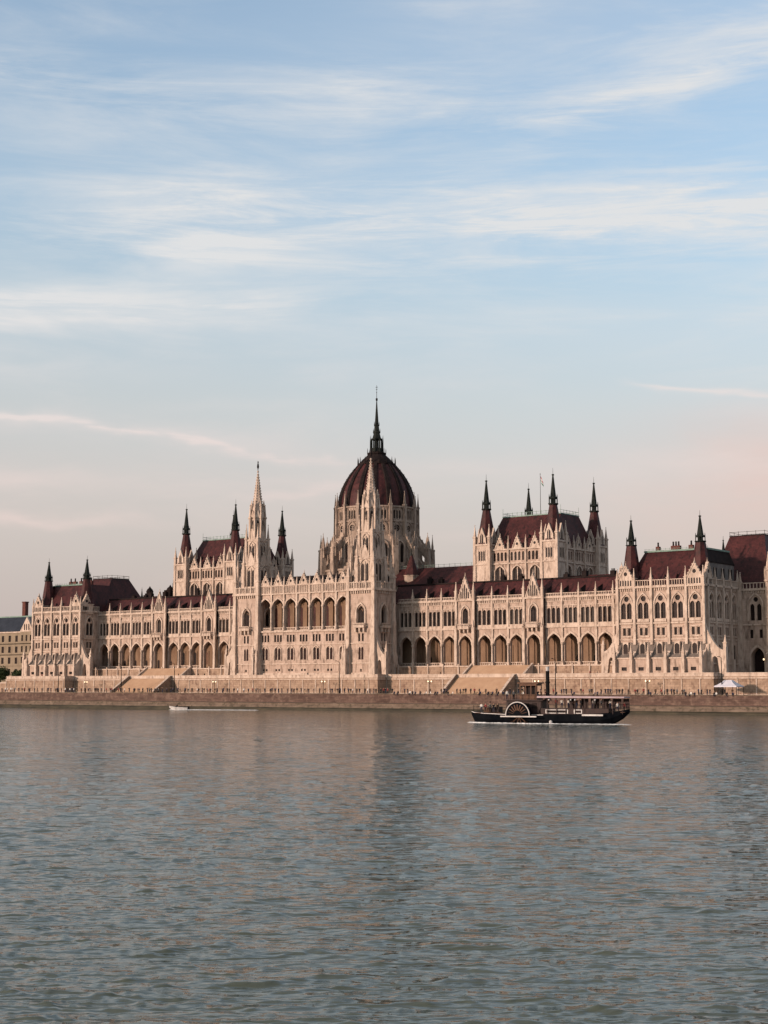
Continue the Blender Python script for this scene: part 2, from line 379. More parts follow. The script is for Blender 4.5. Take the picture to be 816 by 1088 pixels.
    for i, x in enumerate(c):
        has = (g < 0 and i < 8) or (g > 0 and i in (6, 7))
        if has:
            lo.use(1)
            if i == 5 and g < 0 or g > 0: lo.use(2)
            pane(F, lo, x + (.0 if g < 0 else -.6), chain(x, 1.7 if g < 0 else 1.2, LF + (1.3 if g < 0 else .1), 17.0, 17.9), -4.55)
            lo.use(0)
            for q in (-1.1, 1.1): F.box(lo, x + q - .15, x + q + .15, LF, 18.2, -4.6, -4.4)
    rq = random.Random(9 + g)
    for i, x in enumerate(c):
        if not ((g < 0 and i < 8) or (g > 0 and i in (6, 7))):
            lo.use(rq.choice([1, 1, 2])); q = rq.uniform(-.7, .5); ww = rq.uniform(.8, 1.3); pane(F, lo, x + q, chain(x, ww, LF + .05, LF + rq.uniform(1.6, 2.6), LF + 3.0), -4.56); lo.use(0)  # low dark panes at random, standing in for arch shadows and doors
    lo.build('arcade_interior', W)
    for i in range(len(c)):
        if i not in G: arcade_bal = MB(STONE2); balustrade(F, arcade_bal, edges[i] + .45, edges[i + 1] - .45, LF, LF + .95, -.2, .6); arcade_bal.build('arcade_balustrade', W)
    # roof
    rf = MB(ROOF, ROOFD)
    a0, a1 = (F.p(22, 0)[0], F.p(104, 0)[0]); x0, x1 = min(a0, a1), max(a0, a1)
    roof_prism(rf, x0, x1, .9, 13, 31.0, x0, x1, 5.4, 10, 36.7)
    rf.use(1)
    rf.box(x0, x1, 5.1, 5.5, 36.5, 36.95)
    for i, e in enumerate(edges[1:-1]):     # raised transverse ridges and small dormers
        p = F.p(e, 0)[0]
        rf.mesh([(p - 1.0, .95, 31.2), (p + 1.0, .95, 31.2), (p, .9, 33.4), (p, 3.6, 34.6)], [(0, 1, 2), (0, 2, 3), (1, 2, 3)])
    rf.build('roof', W)
    rnd = random.Random(5 + g)
    for q in ([33, 41, 60, 65, 79, 86, 88, 96] if g < 0 else [31, 36, 42.5, 57, 63, 78, 84.5, 93, 99]):
        p = F.p(q, 0)[0]; h = rnd.uniform(.8, 2.2); y = rnd.uniform(6.5, 9); rd = MB(ROOFD)
        rd.box(p - .7, p + .7, y, y + 1.3, 36.5, 36.9 + h)
        for e in (-.4, 0, .4): rd.lathe(p + e, y + .6, [(36.9 + h, .17), (37.5 + h, .14)], 6)
        rd.build('chimney', W)
    # second roof range behind
    bk = MB(ROOF, STONE)
    bk.use(1); bk.box(x0, x1, 12.7, 30, T0, 33.5); bk.use(0)
    roof_prism(bk, x0, x1, 12.2, 30.5, 33.5, x0, x1, 17, 25, 38.2)
    bk.build('rear_roof', W)
    refill(W, wall)
    return W
def refill(o, mb):
    t = mb.build('tmp'); old = o.data; o.data = t.data; bpy.data.objects.remove(t); bpy.data.meshes.remove(old); o.data.name = o.name

wings = {g: wing(g) for g in (-1, 1)}

# ---------------- corner pavilions
def pav_face(F, P, wall, trim, s0, n, w, front=True, sidecut=None):
    """n bays of width w from s0"""
    for i in range(n):
        a = s0 + i * w; b = a + w; x = (a + b) / 2
        # top band with paired lancets and oculus
        zL, zU = 22.9, 32.0
        m = x
        hole(F, wall, a, m, zL, 28.45, m - .82, chain(0, 1.30, 24.1, 27.3, 28.35, 5), .45)
        hole(F, wall, m, b, zL, 28.45, m + .82, chain(0, 1.30, 24.1, 27.3, 28.35, 5), .45)
        hole(F, wall, a, b, 28.45, zU, m, circ(.72, 29.3), .45)
        window(F, P, 'twin_lancet_window', [(m - .82, 1.30, 24.1, 27.3, 28.35), (m + .82, 1.30, 24.1, 27.3, 28.35)], -.4, ocs=[(m, .72, 29.3)])
        hood(F, trim, m, 3.15, 27.6, 30.5, .33, 0, .26, zb=24.0)
        F.box(trim, m - .14, m + .14, 24.1, 28.0, 0, .15)
        F.box(trim, m - 1.7, m + 1.7, 23.25, 24.0, 0, .34)
        F.box(trim, a, b, 22.7, 23.1, -.1, .32)
        for k in range(int(w / .6)): F.box(trim, a + .25 + k * .6, a + .5 + k * .6, 31.3, 32.0, 0, .3)
        # small pair
        for q in (-.72, .72):
            hole(F, wall, m if q > 0 else a, b if q > 0 else m, 19.0, zL, m + q, [(.4, 19.8), (.4, 21.7)], .4)
        mb = MB(GLASS, STONE2)
        for q in (-.72, .72): pane(F, mb, m + q, [(.4, 19.8), (.4, 21.7)], -.35)
        mb.use(1); F.box(mb, m - .06, m + .06, 19.7, 21.8, .0, .12); mb.build('small_twin_window', P)
        F.box(trim, m - 1.5, m + 1.5, 19.35, 19.65, 0, .2); F.box(trim, m - 1.4, m + 1.4, 21.85, 22.1, 0, .2)
        F.box(trim, a, b, 18.55, 18.85, -.1, .2)
        if front:
            # upper wall down to the sloped weathering, glacis, dormer window, lower wall
            F.quad(wall, a, b, 17.2, 19.0)
            dm = MB(STONE2, GLASS)
            hole(F, dm, m - .8, m + .8, 14.0, 17.9, m, chain(0, 1.36, 14.2, 16.9, 17.7, 5), .2, .95)
            dm.face([F.p(m - .8, 14, .95), F.p(m - .8, 17.9, .95), F.p(m - .8, 17.9, 0), F.p(m - .8, 14, 0)])
            dm.face([F.p(m + .8, 14, .95), F.p(m + .8, 17.9, .95), F.p(m + .8, 17.9, 0), F.p(m + .8, 14, 0)])
            F.box(dm, m - .85, m + .85, 17.9, 18.05, 0, 1.0)
            dm.use(1); pane(F, dm, m, chain(0, 1.36, 14.2, 16.9, 17.7, 5), .78)
            dm.build('dormer_window', P)
            hole(F, wall, a, b, T0, 14.0, m, [(.75, 10.7), (.75, 11.6)], .4, 1.9)
            bw = MB(GLASS); pane(F, bw, m, [(.75, 10.7), (.75, 11.6)], 1.6); bw.build('basement_window', P)
            F.box(trim, a, b, 13.7, 14.05, 1.7, 2.15); F.box(trim, a, b, T0, 10.0, 1.9, 2.15)
        else:
            hole(F, wall, a, b, 12.6, 19.0, m, chain(0, 1.3, 13.6, 16.6, 17.4, 5), .4)
            window(F, P, 'side_window', [(m, 1.3, 13.6, 16.6, 17.4)], -.35)
            F.quad(wall, a, b, T0, 12.6)
            F.box(trim, a, b, 12.3, 12.6, 0, .3)

def pavilion(g):
    wall = MB(STONE); P = wall.build('corner_pavilion', H); trim = MB(STONE2)
    F = Fr((0, -8.24), (g, 0), (0, -1)); a, w = 103.5, 4.88; b = a + 5 * w   # 127.9
    pav_face(F, P, wall, trim, a, 5, w)
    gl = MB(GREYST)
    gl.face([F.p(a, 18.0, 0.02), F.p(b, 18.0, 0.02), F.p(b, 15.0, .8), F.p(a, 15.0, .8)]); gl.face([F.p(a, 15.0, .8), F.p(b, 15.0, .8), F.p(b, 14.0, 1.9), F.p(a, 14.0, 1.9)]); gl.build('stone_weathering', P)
    for x in (a, b): wall.face([F.p(x, T0, 0), F.p(x, T0, 1.9), F.p(x, 14.0, 1.9), F.p(x, 15.0, .8), F.p(x, 18.0, 0)])
    # outer side (right-hand for the right pavilion) and inner side
    Fo = Fr((g * b, -8.24), (0, 1), (g, 0)); Fi = Fr((g * a, -8.24), (0, 1), (-g, 0))
    pav_face(Fo, P, wall, trim, 1.6, 4, 4.6, front=False); Fo.quad(wall, 0, 1.6, T0, 32); Fo.quad(wall, 20, 20.8, T0, 32)
    pav_face(Fi, P, wall, trim, 1.6, 1, 4.6, front=False); Fi.quad(wall, 0, 1.6, T0, 32); Fi.quad(wall, 6.2, 8.3, T0, 32)
    wall.use(0)
    # back wall + core so nothing is hollow
    x0, x1 = sorted((g * (a + .6), g * (b - .6))); wall.box(x0, x1, -6.9, 12.4, T0, 31.9)
    # cornice, balustrade
    corn = MB(STONE2)
    for FF, s0, s1 in ((F, a - .5, b + .5), (Fo, 0, 20.8), (Fi, 0, 8.2)):
        FF.box(corn, s0, s1, 32.0, 32.4, -.6, .55)
    corn.build('cornice', P)
    for FF, q0, q1 in [(F, a + i * w + .4, a + (i + 1) * w - .4) for i in (1, 2, 3)] + [(Fo, 1.6 + i * 4.6 + .4, 1.6 + (i + 1) * 4.6 - .4) for i in range(4)] + [(Fi, 1.2, 8)]:
        bal = MB(STONE2); balustrade(FF, bal, q0, q1, 32.4, 34.1, .3, .62, .3); bal.build('balustrade', P)
    for i in (0, 4):
        q = a + (i + .5) * w
        pan = MB(STONE2, GLASS); F.box(pan, q - 2.1, q + 2.1, 32.4, 34.5, -.5, .3); pan.use(1)
        for k in range(5): pane(F, pan, q - 1.5 + k * .75, chain(0, .4, 32.7, 33.9, 34.2, 3), .32)
        pan.build('gable_panel', P)
        gable(F, P, q, 2.15, 34.5, 38.0, .3, eye=True)
    for FF, q in ((Fo, 2.3), (Fi, 2.3)):
        pan = MB(STONE2, GLASS); FF.box(pan, q - 2.1, q + 2.1, 32.4, 34.5, -.5, .3); pan.use(1)
        for k in range(5): pane(FF, pan, q - 1.5 + k * .75, chain(0, .4, 32.7, 33.9, 34.2, 3), .32)
        pan.build('gable_panel', P)
        gable(FF, P, q, 2.1, 34.5, 38.0, .3, eye=True)
    for i in range(6):
        q = a + i * w
        pl = MB(STONE2); F.box(pl, q - .36, q + .36, 17.4, 32.4, 0, .6); F.pin(pl, q, .25, 32.4, 37.3, .34, .4); pl.build('pinnacle', P)
        buttress(F, P, q, .85, T0, 15.6, 0, 3.0, 17.8)
    for i in range(5):
        q = 1.6 + i * 4.6
        pl = MB(STONE2); Fo.box(pl, q - .33, q + .33, T0 + 3, 32.4, 0, .55); Fo.box(pl, q - .45, q + .45, T0, T0 + 4.5, 0, 1.0); Fo.pin(pl, q, .25, 32.4, 37.0, .32, .4); pl.build('pinnacle', P)
    flyer(F, P, b, 1, T0, 22.5, 5.6, -1.0, .0)
    flyer(F, P, a, -1, T0, 22.5, 5.2, -1.0, .0)
    trim.build('trim', P)
    # roof: steep truncated hip, attic storey on the outer side
    rf = MB(ROOF)
    xa, xb = sorted((g * (a + 1.0), g * (b - 1.0))); Xa, Xb = sorted((g * (a + 4.2), g * (b - 2.2)))
    roof_prism(rf, xa, xb, -7.2, 12.6, 32.3, Xa, Xb, -.6, 12.3, 42.0)
    rf.build('roof', P)
    at = MB(ATTIC, GLASS, ROOFD)
    Fa = Fr((g * (b - .95), -8.24), (0, 1), (g, 0))
    Fa.box(at, 3.6, 20.6, 32.4, 38.6, -1.2, 0); at.use(2); at.mesh([Fa.p(3.4, 38.6, .15), Fa.p(20.7, 38.6, .15), Fa.p(20.7, 42.1, -1.35), Fa.p(6.6, 42.1, -1.35), Fa.p(3.4, 38.6, -1.4), Fa.p(20.7, 38.6, -1.4)], [(0, 1, 2, 3), (0, 3, 4), (1, 5, 2), (0, 1, 5, 4)])
    Fa.box(at, 3.4, 20.7, 38.4, 38.7, -1.2, .2); at.use(1)
    for k in range(4): pane(Fa, at, 4.3 + k * 4.6, [(1.1, 34.6), (1.1, 37.2)], .04)
    at.build('attic_storey', P)
    cr = MB(PATINA, ROOFD)
    cr.box(Xa - .2, Xb + .2, -.9, -.5, 41.9, 42.3); cr.box(*sorted((g * (b - 2.4), g * (b - 2.0))), -.5, 12.4, 41.9, 42.35)
    rail(cr, [(Xa, -.7, 42.2), (Xb, -.7, 42.2)], .5, 1.2, .04)
    cr.build('roof_cresting', P)
    dn = MB(ROOFD)
    for k in range(5):
        x = g * (a + 5 + k * 3.6); dn.mesh([(x - .35, -5.9 + .25, 34.6), (x + .35, -5.65, 34.6), (x, -5.65, 35.6), (x, -4.4, 35.3)], [(0, 1, 2), (0, 2, 3), (1, 2, 3)])
    dn.build('roof_dormer', P)
    for q, ww in ((110, .5), (115.2, 1.3), (119.6, .6), (122.8, .8)):
        x = g * q if g > 0 else g * (q - 4 if q != 110 else 121)
        ch = MB(BRICKM, ROOFD); ch.box(x - ww, x + ww, 2.0, 3.0, 41.5, 43.6); ch.use(1)
        for e in ((-.6, 0, .6) if ww > 1 else (0,)): ch.lathe(x + e * ww, 2.5, [(43.6, .28), (44.5, .22), (44.6, .32), (44.8, .05)], 6)
        ch.build('chimney', P)
    for q, y in ((a + 2.0, -4.1), (b - 2.6, -4.1)):
        tu = MB(ROOF, STONE2); x = g * q
        tu.use(1); tu.lathe(x, y, [(31.5, 2.6), (34.6, 2.6), (34.6, 2.85), (34.9, 2.85)], 8, R(22.5)); tu.use(0)
        tu.lathe(x, y, [(34.9, 2.8), (36.4, 2.35), (43.6, 1.3)], 8, R(22.5))
        tt = tu.build('corner_turret', P)
        sp = MB(COPPER); spire_green(sp, x, y, 43.4, 51.8, 1.25); sp.build('turret_spire', P)
    refill(P, wall)
    return P
pavs = {g: pavilion(g) for g in (-1, 1)}

# ---------------- end blocks
def end_block(g):
    wall = MB(STONE); E_ = wall.build('end_block', H); trim = MB(STONE2)
    F = Fr((0, 12.5), (g, 0), (0, -1)); a = 128.5; b = 136.9
    m = 132.7
    hole(F, wall, a, m, 22.9, 28.45, m - .95, chain(0, 1.2, 23.8, 27.2, 28.2, 5), .5); hole(F, wall, m, b, 22.9, 28.45, m + .95, chain(0, 1.2, 23.8, 27.2, 28.2, 5), .5)
    hole(F, wall, a, b, 28.45, 31.6, m, circ(.66, 29.3), .45)
    window(F, E_, 'twin_lancet_window', [(m - .95, 1.2, 23.8, 27.2, 28.2), (m + .95, 1.2, 23.8, 27.2, 28.2)], -.45, ocs=[(m, .66, 29.3)])
    hood(F, trim, m, 3.7, 27.6, 30.6, .4, 0, .3, zb=23.6); F.box(trim, a, b, 22.5, 22.9, -.1, .35)
    for q in (-1.3, 1.3): hole(F, wall, m if q > 0 else a, b if q > 0 else m, 18.0, 22.9, m + q, [(.42, 19.2), (.42, 21.4)], .4)
    sw = MB(GLASS)
    for q in (-1.3, 1.3): pane(F, sw, m + q, [(.42, 19.2), (.42, 21.4)], -.35)
    sw.build('small_twin_window', E_)
    hole(F, wall, a, b, T0, 18.0, m + .3, chain(0, 3.5, T0, 14.0, 16.8, 8), 2.0)
    hood(F, trim, m + .3, 3.6, 14.0, 16.9, .5, 0, .3, zb=T0)
    dr = MB(GLASS, WOOD); pane(F, dr, m + .3, chain(0, 3.5, T0, 14.0, 16.8, 8), -1.9)
    dr.build('portal_door', E_)
    lm = MB(LAMPM); p = F.p(m + 2.2, 0, .9); lm.lathe(p[0], p[1], [(13.4, .05), (13.5, .2), (13.8, .2), (13.9, .05)], 8); lm.build('portal_lamp', E_)
    for k in range(12): F.box(trim, a + .3 + k * .68, a + .6 + k * .68, 30.9, 31.6, 0, .3)
    F.box(trim, a - .4, b + .2, 31.6, 32.0, -.5, .5)
    bl = MB(STONE2); balustrade(F, bl, a, b - .8, 32.0, 33.7, .3, .85, .3); bl.build('balustrade', E_)
    # corner turret
    tq = MB(STONE2, GLASS); p = F.p(b, 0, 1.0)
    tq.lathe(p[0], p[1], [(T0, 1.5), (15, 1.4), (15.4, 1.1), (24, 1.05), (24.3, 1.25), (24.6, 1.05), (33.6, 1.0), (33.8, 1.3), (34.2, 1.3), (34.2, .95), (36.5, .9), (36.7, 1.1), (37.2, .75), (41.2, .08), (41.4, .16), (41.7, .03)], 8)
    for k in range(8):
        A = 2 * math.pi * k / 8 + .39; tq.lathe(p[0] + 1.0 * math.cos(A), p[1] + 1.0 * math.sin(A), [(33.8, .16), (36.6, .14), (37.8, .02)], 4)
    tq.build('corner_turret', E_)
    for s in (a + .2,):
        pl = MB(STONE2); F.box(pl, s - .4, s + .4, T0, 32, 0, .7); F.pin(pl, s, .3, 32, 36.6, .35, .4); pl.build('pinnacle', E_)
    # end elevation and body
    Fe = Fr((g * b, 12.5), (0, 1), (g, 0))
    for k in range(6):
        s0 = 1.2 + k * 5.; mm = s0 + 2.5
        hole(Fe, wall, s0, s0 + 5, 22.9, 31.6, mm, chain(0, 2.2, 23.8, 27.6, 29.4, 6), .45); hole(Fe, wall, s0, s0 + 5, 17, 22.9, mm, [(.7, 19), (.7, 21.2)], .4)
        hole(Fe, wall, s0, s0 + 5, T0, 17, mm, chain(0, 2.0, 11, 14.6, 16, 6), .45)
        window(Fe, E_, 'end_window', [(mm, 2.2, 23.8, 27.6, 29.4), (mm, 2.0, 11, 14.6, 16)], -.4)
        Fe.box(trim, s0 - .35, s0 + .35, T0, 32, 0, .7)
    Fe.box(trim, -.5, 31.5, 31.6, 32.0, -.5, .5); Fe.quad(wall, 0, 1.2, T0, 31.6)
    x0, x1 = sorted((g * 117, g * 136.2)); wall.box(x0, x1, 14.8, 43, T0, 31.6)
    for gg in (0,):
        wall.box(*sorted((g * 127.9, g * (136.2))), 40, 44, T0, 31.6)
    trim.build('trim', E_)
    rf = MB(ROOF, ROOFD)
    x0, x1 = sorted((g * 118.6, g * 136.2)); X0, X1 = sorted((g * 121.5, g * 131.5)); zr = 47.2 if g > 0 else 46.0
    roof_prism(rf, x0, x1, 13.4, 42, 32.2, X0, X1, 22.5, 31, zr)
    rf.build('roof', E_)
    cr = MB(ROOFD); rail(cr, [(X0, 22.5, zr), (X1, 22.5, zr), (X1, 31, zr), (X0, 31, zr), (X0, 22.5, zr)], 1.1, 2.4, .06); cr.box(X0 - .1, X1 + .1, 22.4, 31.1, zr - .1, zr + .15); cr.build('roof_railing', E_)
    refill(E_, wall)
for g in (-1, 1): end_block(g)

# ---------------- central block
def central():
    wall = MB(STONE); C = wall.build('central_block', H); trim = MB(STONE2)
    F = Fr((0, -12.85), (1, 0), (0, -1)); w = 5.06; a = -3.5 * w
    for i in range(7):
        s0 = a + i * w; s1 = s0 + w; m = (s0 + s1) / 2
        # basement vents, ground storey pair, triple, open loggia
        for q in (-.6, .6): hole(F, wall, m if q > 0 else s0, s1 if q > 0 else m, T0, 13.0, m + q, [(.33, 11.2), (.33, 11.85)], .4)
        vb = MB(GLASS)
        for q in (-.6, .6): pane(F, vb, m + q, [(.33, 11.2), (.33, 11.85)], -.3)
        vb.build('basement_window', C)
        for q in (-.62, .62): hole(F, wall, m if q > 0 else s0, s1 if q > 0 else m, 13.0, 19.2, m + q, chain(0, .95, 14.6, 17.5, 18.2, 5), .4)
        window(F, C, 'ground_floor_window', [(m - .62, .95, 14.6, 17.5, 18.2), (m + .62, .95, 14.6, 17.5, 18.2)], -.35, glass=REDGL)
        hood(F, trim, m, 2.5, 17.3, 18.6, .25, 0, .22, zb=14.4)
        F.box(trim, m - .12, m + .12, 14.5, 17.8, 0, .14)
        hs = [(-1.15, s0, m - .57), (0, m - .57, m + .57), (1.15, m + .57, s1)]
        for q, u0, u1 in hs: hole(F, wall, u0, u1, 19.2, 22.9, m + q, [(.38, 20.0), (.38, 22.1)], .4)
        tw = MB(GLASS)
        for q, _, _ in hs: pane(F, tw, m + q, [(.38, 20.0), (.38, 22.1)], -.35)
        tw.build('triple_window', C)
        F.box(trim, s0, s1, 22.9, 23.4, -.1, .42); F.box(trim, s0, s1, 19.0, 19.25, -.1, .2); F.box(trim, s0, s1, 13.2, 13.5, -.1, .3)
        F.box(trim, s0, s1, T0, 10.6, 0, .55)
        hole(F, wall, s0, s1, 22.9, 34.4, m, chain(0, 4.15, 23.4, 30.6, 33.1, 9), 1.0)
        hood(F, trim, m, 4.2, 30.6, 33.1, .4, 0, .26)
        # parapet band with panels
        F.box(trim, s0, s1, 34.4, 34.75, -.4, .45); F.box(wall, s0, s1, 34.75, 36.9, -.6, .1); F.box(trim, s0, s1, 36.9, 37.25, -.65, .4)
        pn = MB(STONE2, DARKST)
        for k in range(7):
            q = s0 + .5 + k * (w - 1) / 6; pn.use(0); F.box(pn, q - .09, q + .09, 34.75, 36.9, .1, .28)
            if k < 6: pn.use(1); pane(F, pn, q + (w - 1) / 12, chain(0, .42, 35.1, 36.2, 36.6, 3), .12)
        pn.build('parapet_panel', C)
        gable(F, C, m, 1.75, 37.25, 40.3, .2, eye=True)
    for i in range(8):
        q = a + i * w; pi = MB(STONE2)
        p = F.p(q, 0, .3)
        if 0 < i < 7:
            pi.lathe(p[0], p[1], [(23.4, .5), (24.3, .5), (24.5, .32), (30.0, .29), (30.3, .5), (30.8, .5)], 8)
            F.box(pi, q - .3, q + .3, 30.8, 34.5, 0, .42)
            F.pin(pi, q, .25, 37.2, 39.9, .24, .35); F.box(pi, q - .24, q + .24, 34.7, 37.2, 0, .5)
            p2 = F.p(q, 0, 0); pi.build('column', C)
        else:
            gq = 1 if i else -1
            buttress(F, C, q - gq * .9, .8, T0, 16.0, 0, 2.6, 19.5)
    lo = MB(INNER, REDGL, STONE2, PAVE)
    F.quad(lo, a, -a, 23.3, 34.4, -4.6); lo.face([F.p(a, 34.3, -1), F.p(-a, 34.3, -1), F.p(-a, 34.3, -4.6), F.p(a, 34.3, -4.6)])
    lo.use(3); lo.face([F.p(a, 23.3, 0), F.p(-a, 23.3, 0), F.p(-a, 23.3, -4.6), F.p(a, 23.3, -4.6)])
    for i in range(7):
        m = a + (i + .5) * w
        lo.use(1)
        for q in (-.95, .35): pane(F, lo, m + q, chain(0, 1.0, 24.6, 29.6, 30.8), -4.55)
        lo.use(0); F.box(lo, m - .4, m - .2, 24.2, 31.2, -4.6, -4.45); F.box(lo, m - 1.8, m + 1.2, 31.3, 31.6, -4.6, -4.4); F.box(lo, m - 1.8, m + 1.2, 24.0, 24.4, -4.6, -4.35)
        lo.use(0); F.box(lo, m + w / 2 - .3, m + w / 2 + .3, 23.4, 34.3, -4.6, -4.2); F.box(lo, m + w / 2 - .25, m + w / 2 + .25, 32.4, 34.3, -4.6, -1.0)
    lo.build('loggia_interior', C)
    for i in range(7): bl = MB(STONE2); balustrade(F, bl, a + i * w + .5, a + (i + 1) * w - .5, 23.4, 24.4, -.25, .55); bl.build('loggia_balustrade', C)
    for i in (0, 1, 6):
        lm = MB(LAMPM, IRON); p = F.p(a + (i + 1) * w - .6 if i < 6 else a + 7 * w - .4, 0, -.6); lm.use(0)
        lm.lathe(p[0], p[1], [(27.3, .04), (27.4, .16), (27.7, .18), (27.8, .05)], 8); lm.use(1); lm.tube((p[0], p[1], 27.8), (p[0], p[1], 33.0), .02, 4); lm.build('hanging_lamp', C)
    # body behind
    wall.box(-16.9, 16.9, -8.0, 11.0, T0, 23.1); wall.box(-17.6, 17.6, -8.2, 11, 23.1, 37.0)
    wall.box(-17.7, -17.0, -12.8, -8, T0, 23); wall.box(17.0, 17.7, -12.8, -8, T0, 23)
    trim.build('trim', C)
    rf = MB(ROOFD); roof_prism(rf, -17.5, 17.5, -12.2, 10, 36.9, -17.5, 17.5, -9, 4, 40.0); rf.build('roof', C)
    refill(C, wall)
central()

def stone_tower(g):
    wall = MB(STONE); T = wall.build('flanking_tower', H); trim = MB(STONE2)
    cx, cy, hw = g * 22.35, -8.95, 4.65
    frames = [Fr((cx, cy - hw), (1, 0), (0, -1)), Fr((cx + hw, cy), (0, 1), (1, 0)), Fr((cx - hw, cy), (0, -1), (-1, 0)), Fr((cx, cy + hw), (-1, 0), (0, 1))]
    for k, F in enumerate(frames):
        hole(F, wall, -hw, hw, T0, 13.0, 0, [(.3, 10.9), (.3, 11.7)], .4)
        for q in (-.5, .5): hole(F, wall, 0 if q > 0 else -hw, hw if q > 0 else 0, 13.0, 19.0, q, chain(0, .8, 14.4, 17.3, 18.1, 5), .4)
        if k < 3: window(F, T, 'lower_twin_window', [(-.5, .8, 14.4, 17.3, 18.1), (.5, .8, 14.4, 17.3, 18.1)], -.35, glass=REDGL)
        for q in (-.65, .65): hole(F, wall, 0 if q > 0 else -hw, hw if q > 0 else 0, 19.0, 23.0, q, [(.36, 19.7), (.36, 22.0)], .4)
        if k < 3:
            sw = MB(GLASS)
            for q in (-.65, .65): pane(F, sw, q, [(.36, 19.7), (.36, 22.0)], -.35)
            pane(F, sw, 0, [(.3, 10.9), (.3, 11.7)], -.35); sw.build('small_twin_window', T)
        hole(F, wall, -hw, hw, 23.0, 34.4, 0, chain(0, 2.5, 24.6, 28.0, 30.0, 8), .9)
        if k < 3: window(F, T, 'arched_window', [(-.5, .85, 24.6, 27.9, 29.0), (.5, .85, 24.6, 27.9, 29.0)], -.7, glass=GLASS, ocs=[(0, .3, 29.2)])
        if k < 3:
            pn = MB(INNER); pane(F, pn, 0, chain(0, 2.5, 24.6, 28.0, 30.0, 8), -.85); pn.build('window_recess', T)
        hood(F, trim, 0, 2.9, 28.0, 30.5, .42, 0, .34, zb=24.5)
        bl = MB(STONE2); F.box(bl, -2.1, 2.1, 23.6, 24.1, 0, 1.3)
        for q in (-1.5, 0, 1.5): F.prism(bl, [(q - .2, 22.4), (q + .2, 22.4), (q + .28, 23.6), (q - .28, 23.6)], 0, .9)
        balustrade(F, bl, -2.05, 2.05, 24.1, 24.95, 1.25, .4)
        if k < 3: bl.build('balcony', T)
        F.box(trim, -hw, hw, 19.0, 19.25, 0, .25); F.box(trim, -hw, hw, 13.2, 13.5, 0, .3); F.box(trim, -hw, hw, T0, 10.6, 0, .5)
        F.box(trim, -hw - .7, hw + .7, 34.4, 34.9, -.3, .75)
        bb = MB(STONE2); balustrade(F, bb, -hw - .3, hw + .3, 34.9, 36.9, .55, .6, .3)
        for q in (-2.3, 0, 2.3): F.box(bb, q - .16, q + .16, 34.9, 37.2, .3, .72)
        bb.build('balustrade', T)
        for k2 in range(11): F.box(trim, -hw + .2 + k2 * .83, -hw + .55 + k2 * .83, 33.6, 34.4, 0, .4)
    for sx in (-1, 1):
        for sy in (-1, 1):
            bt = MB(STONE2); X, Y = cx + sx * hw, cy + sy * hw
            bt.sq(X, Y, [(T0, 1.05), (15.5, 1.0), (16.6, .78), (25.5, .72), (26.4, .6), (34.9, .56)])
            bt.sq(X, Y, [(34.9, .62), (38.4, .6), (38.4, .75), (38.9, .72), (38.9, .5), (42.3, .06), (42.4, .16), (42.7, .03)])
            bt.build('corner_buttress', T)
    # front buttress feet
    buttress(frames[0], T, -hw + .2, .8, T0, 18.5, 0, 2.2, 19.0) if g > 0 else buttress(frames[0], T, hw - .2, .8, T0, 18.5, 0, 2.2, 19.0)
    flyer(frames[0], T, hw * g if g > 0 else hw * g, g, T0, 23.5, 4.4, -1.1, -.1)
    Ff = Fr((cx + g * hw, cy - hw), (0, -1), (g, 0))
    # upper stage: tall belfry with lancets, then octagon, then spire
    up = MB(STONE2, GLASS)
    h1 = 2.75
    h2 = 2.3
    up.box(cx - h1, cx + h1, cy - h1, cy + h1, 34.6, 44.0); up.sq(cx, cy, [(43.8, h1 + .22), (44.2, h1 + .22), (45.4, h2 + .1)]); up.box(cx - h2, cx + h2, cy - h2, cy + h2, 44.0, 52.0); up.sq(cx, cy, [(51.6, h2 + .22), (52.2, h2 + .25)])
    for h_, z0, z1, q_, w_ in ((h1, 37.4, 42.6, .82, .95), (h2, 46.2, 50.2, .62, .7)):
        for F in (Fr((cx, cy - h_), (1, 0), (0, -1)), Fr((cx + h_, cy), (0, 1), (1, 0)), Fr((cx - h_, cy), (0, -1), (-1, 0)), Fr((cx, cy + h_), (-1, 0), (0, 1))):
            up.use(1)
            for q in (-q_, q_): pane(F, up, q, chain(0, w_, z0, z1 - 1, z1), .03)
            up.use(0)
            for q in (-q_ * 1.9, 0, q_ * 1.9): F.box(up, q - .12, q + .12, z0 - .5, z1 + .5, 0, .26)
            hood(F, up, 0, q_ * 3.6, z1 - .6, z1 + 1.1, .2, 0, .3)
            gz = 44.2 if h_ == h1 else 52.2; gh = 4.2 if h_ == h1 else 3.6; gw = h_ * .62
            F.prism(up, [(-gw, gz), (gw, gz), (0, gz + gh)], -.25, .15)
            for k in range(1, 5):
                for sg in (-1, 1): F.box(up, sg * gw * (1 - k / 5) - .1, sg * gw * (1 - k / 5) + .1, gz + gh * k / 5 - .1, gz + gh * k / 5 + .25, -.1, .2)
            F.pin(up, 0, -.05, gz + gh, gz + gh + 1.2, .12, .2)
            for k in (-1, 0, 1): F.box(up, k * h_ * .45 - .35, k * h_ * .45 + .35, z0 - 1.2, z0 - .7, 0, .2)
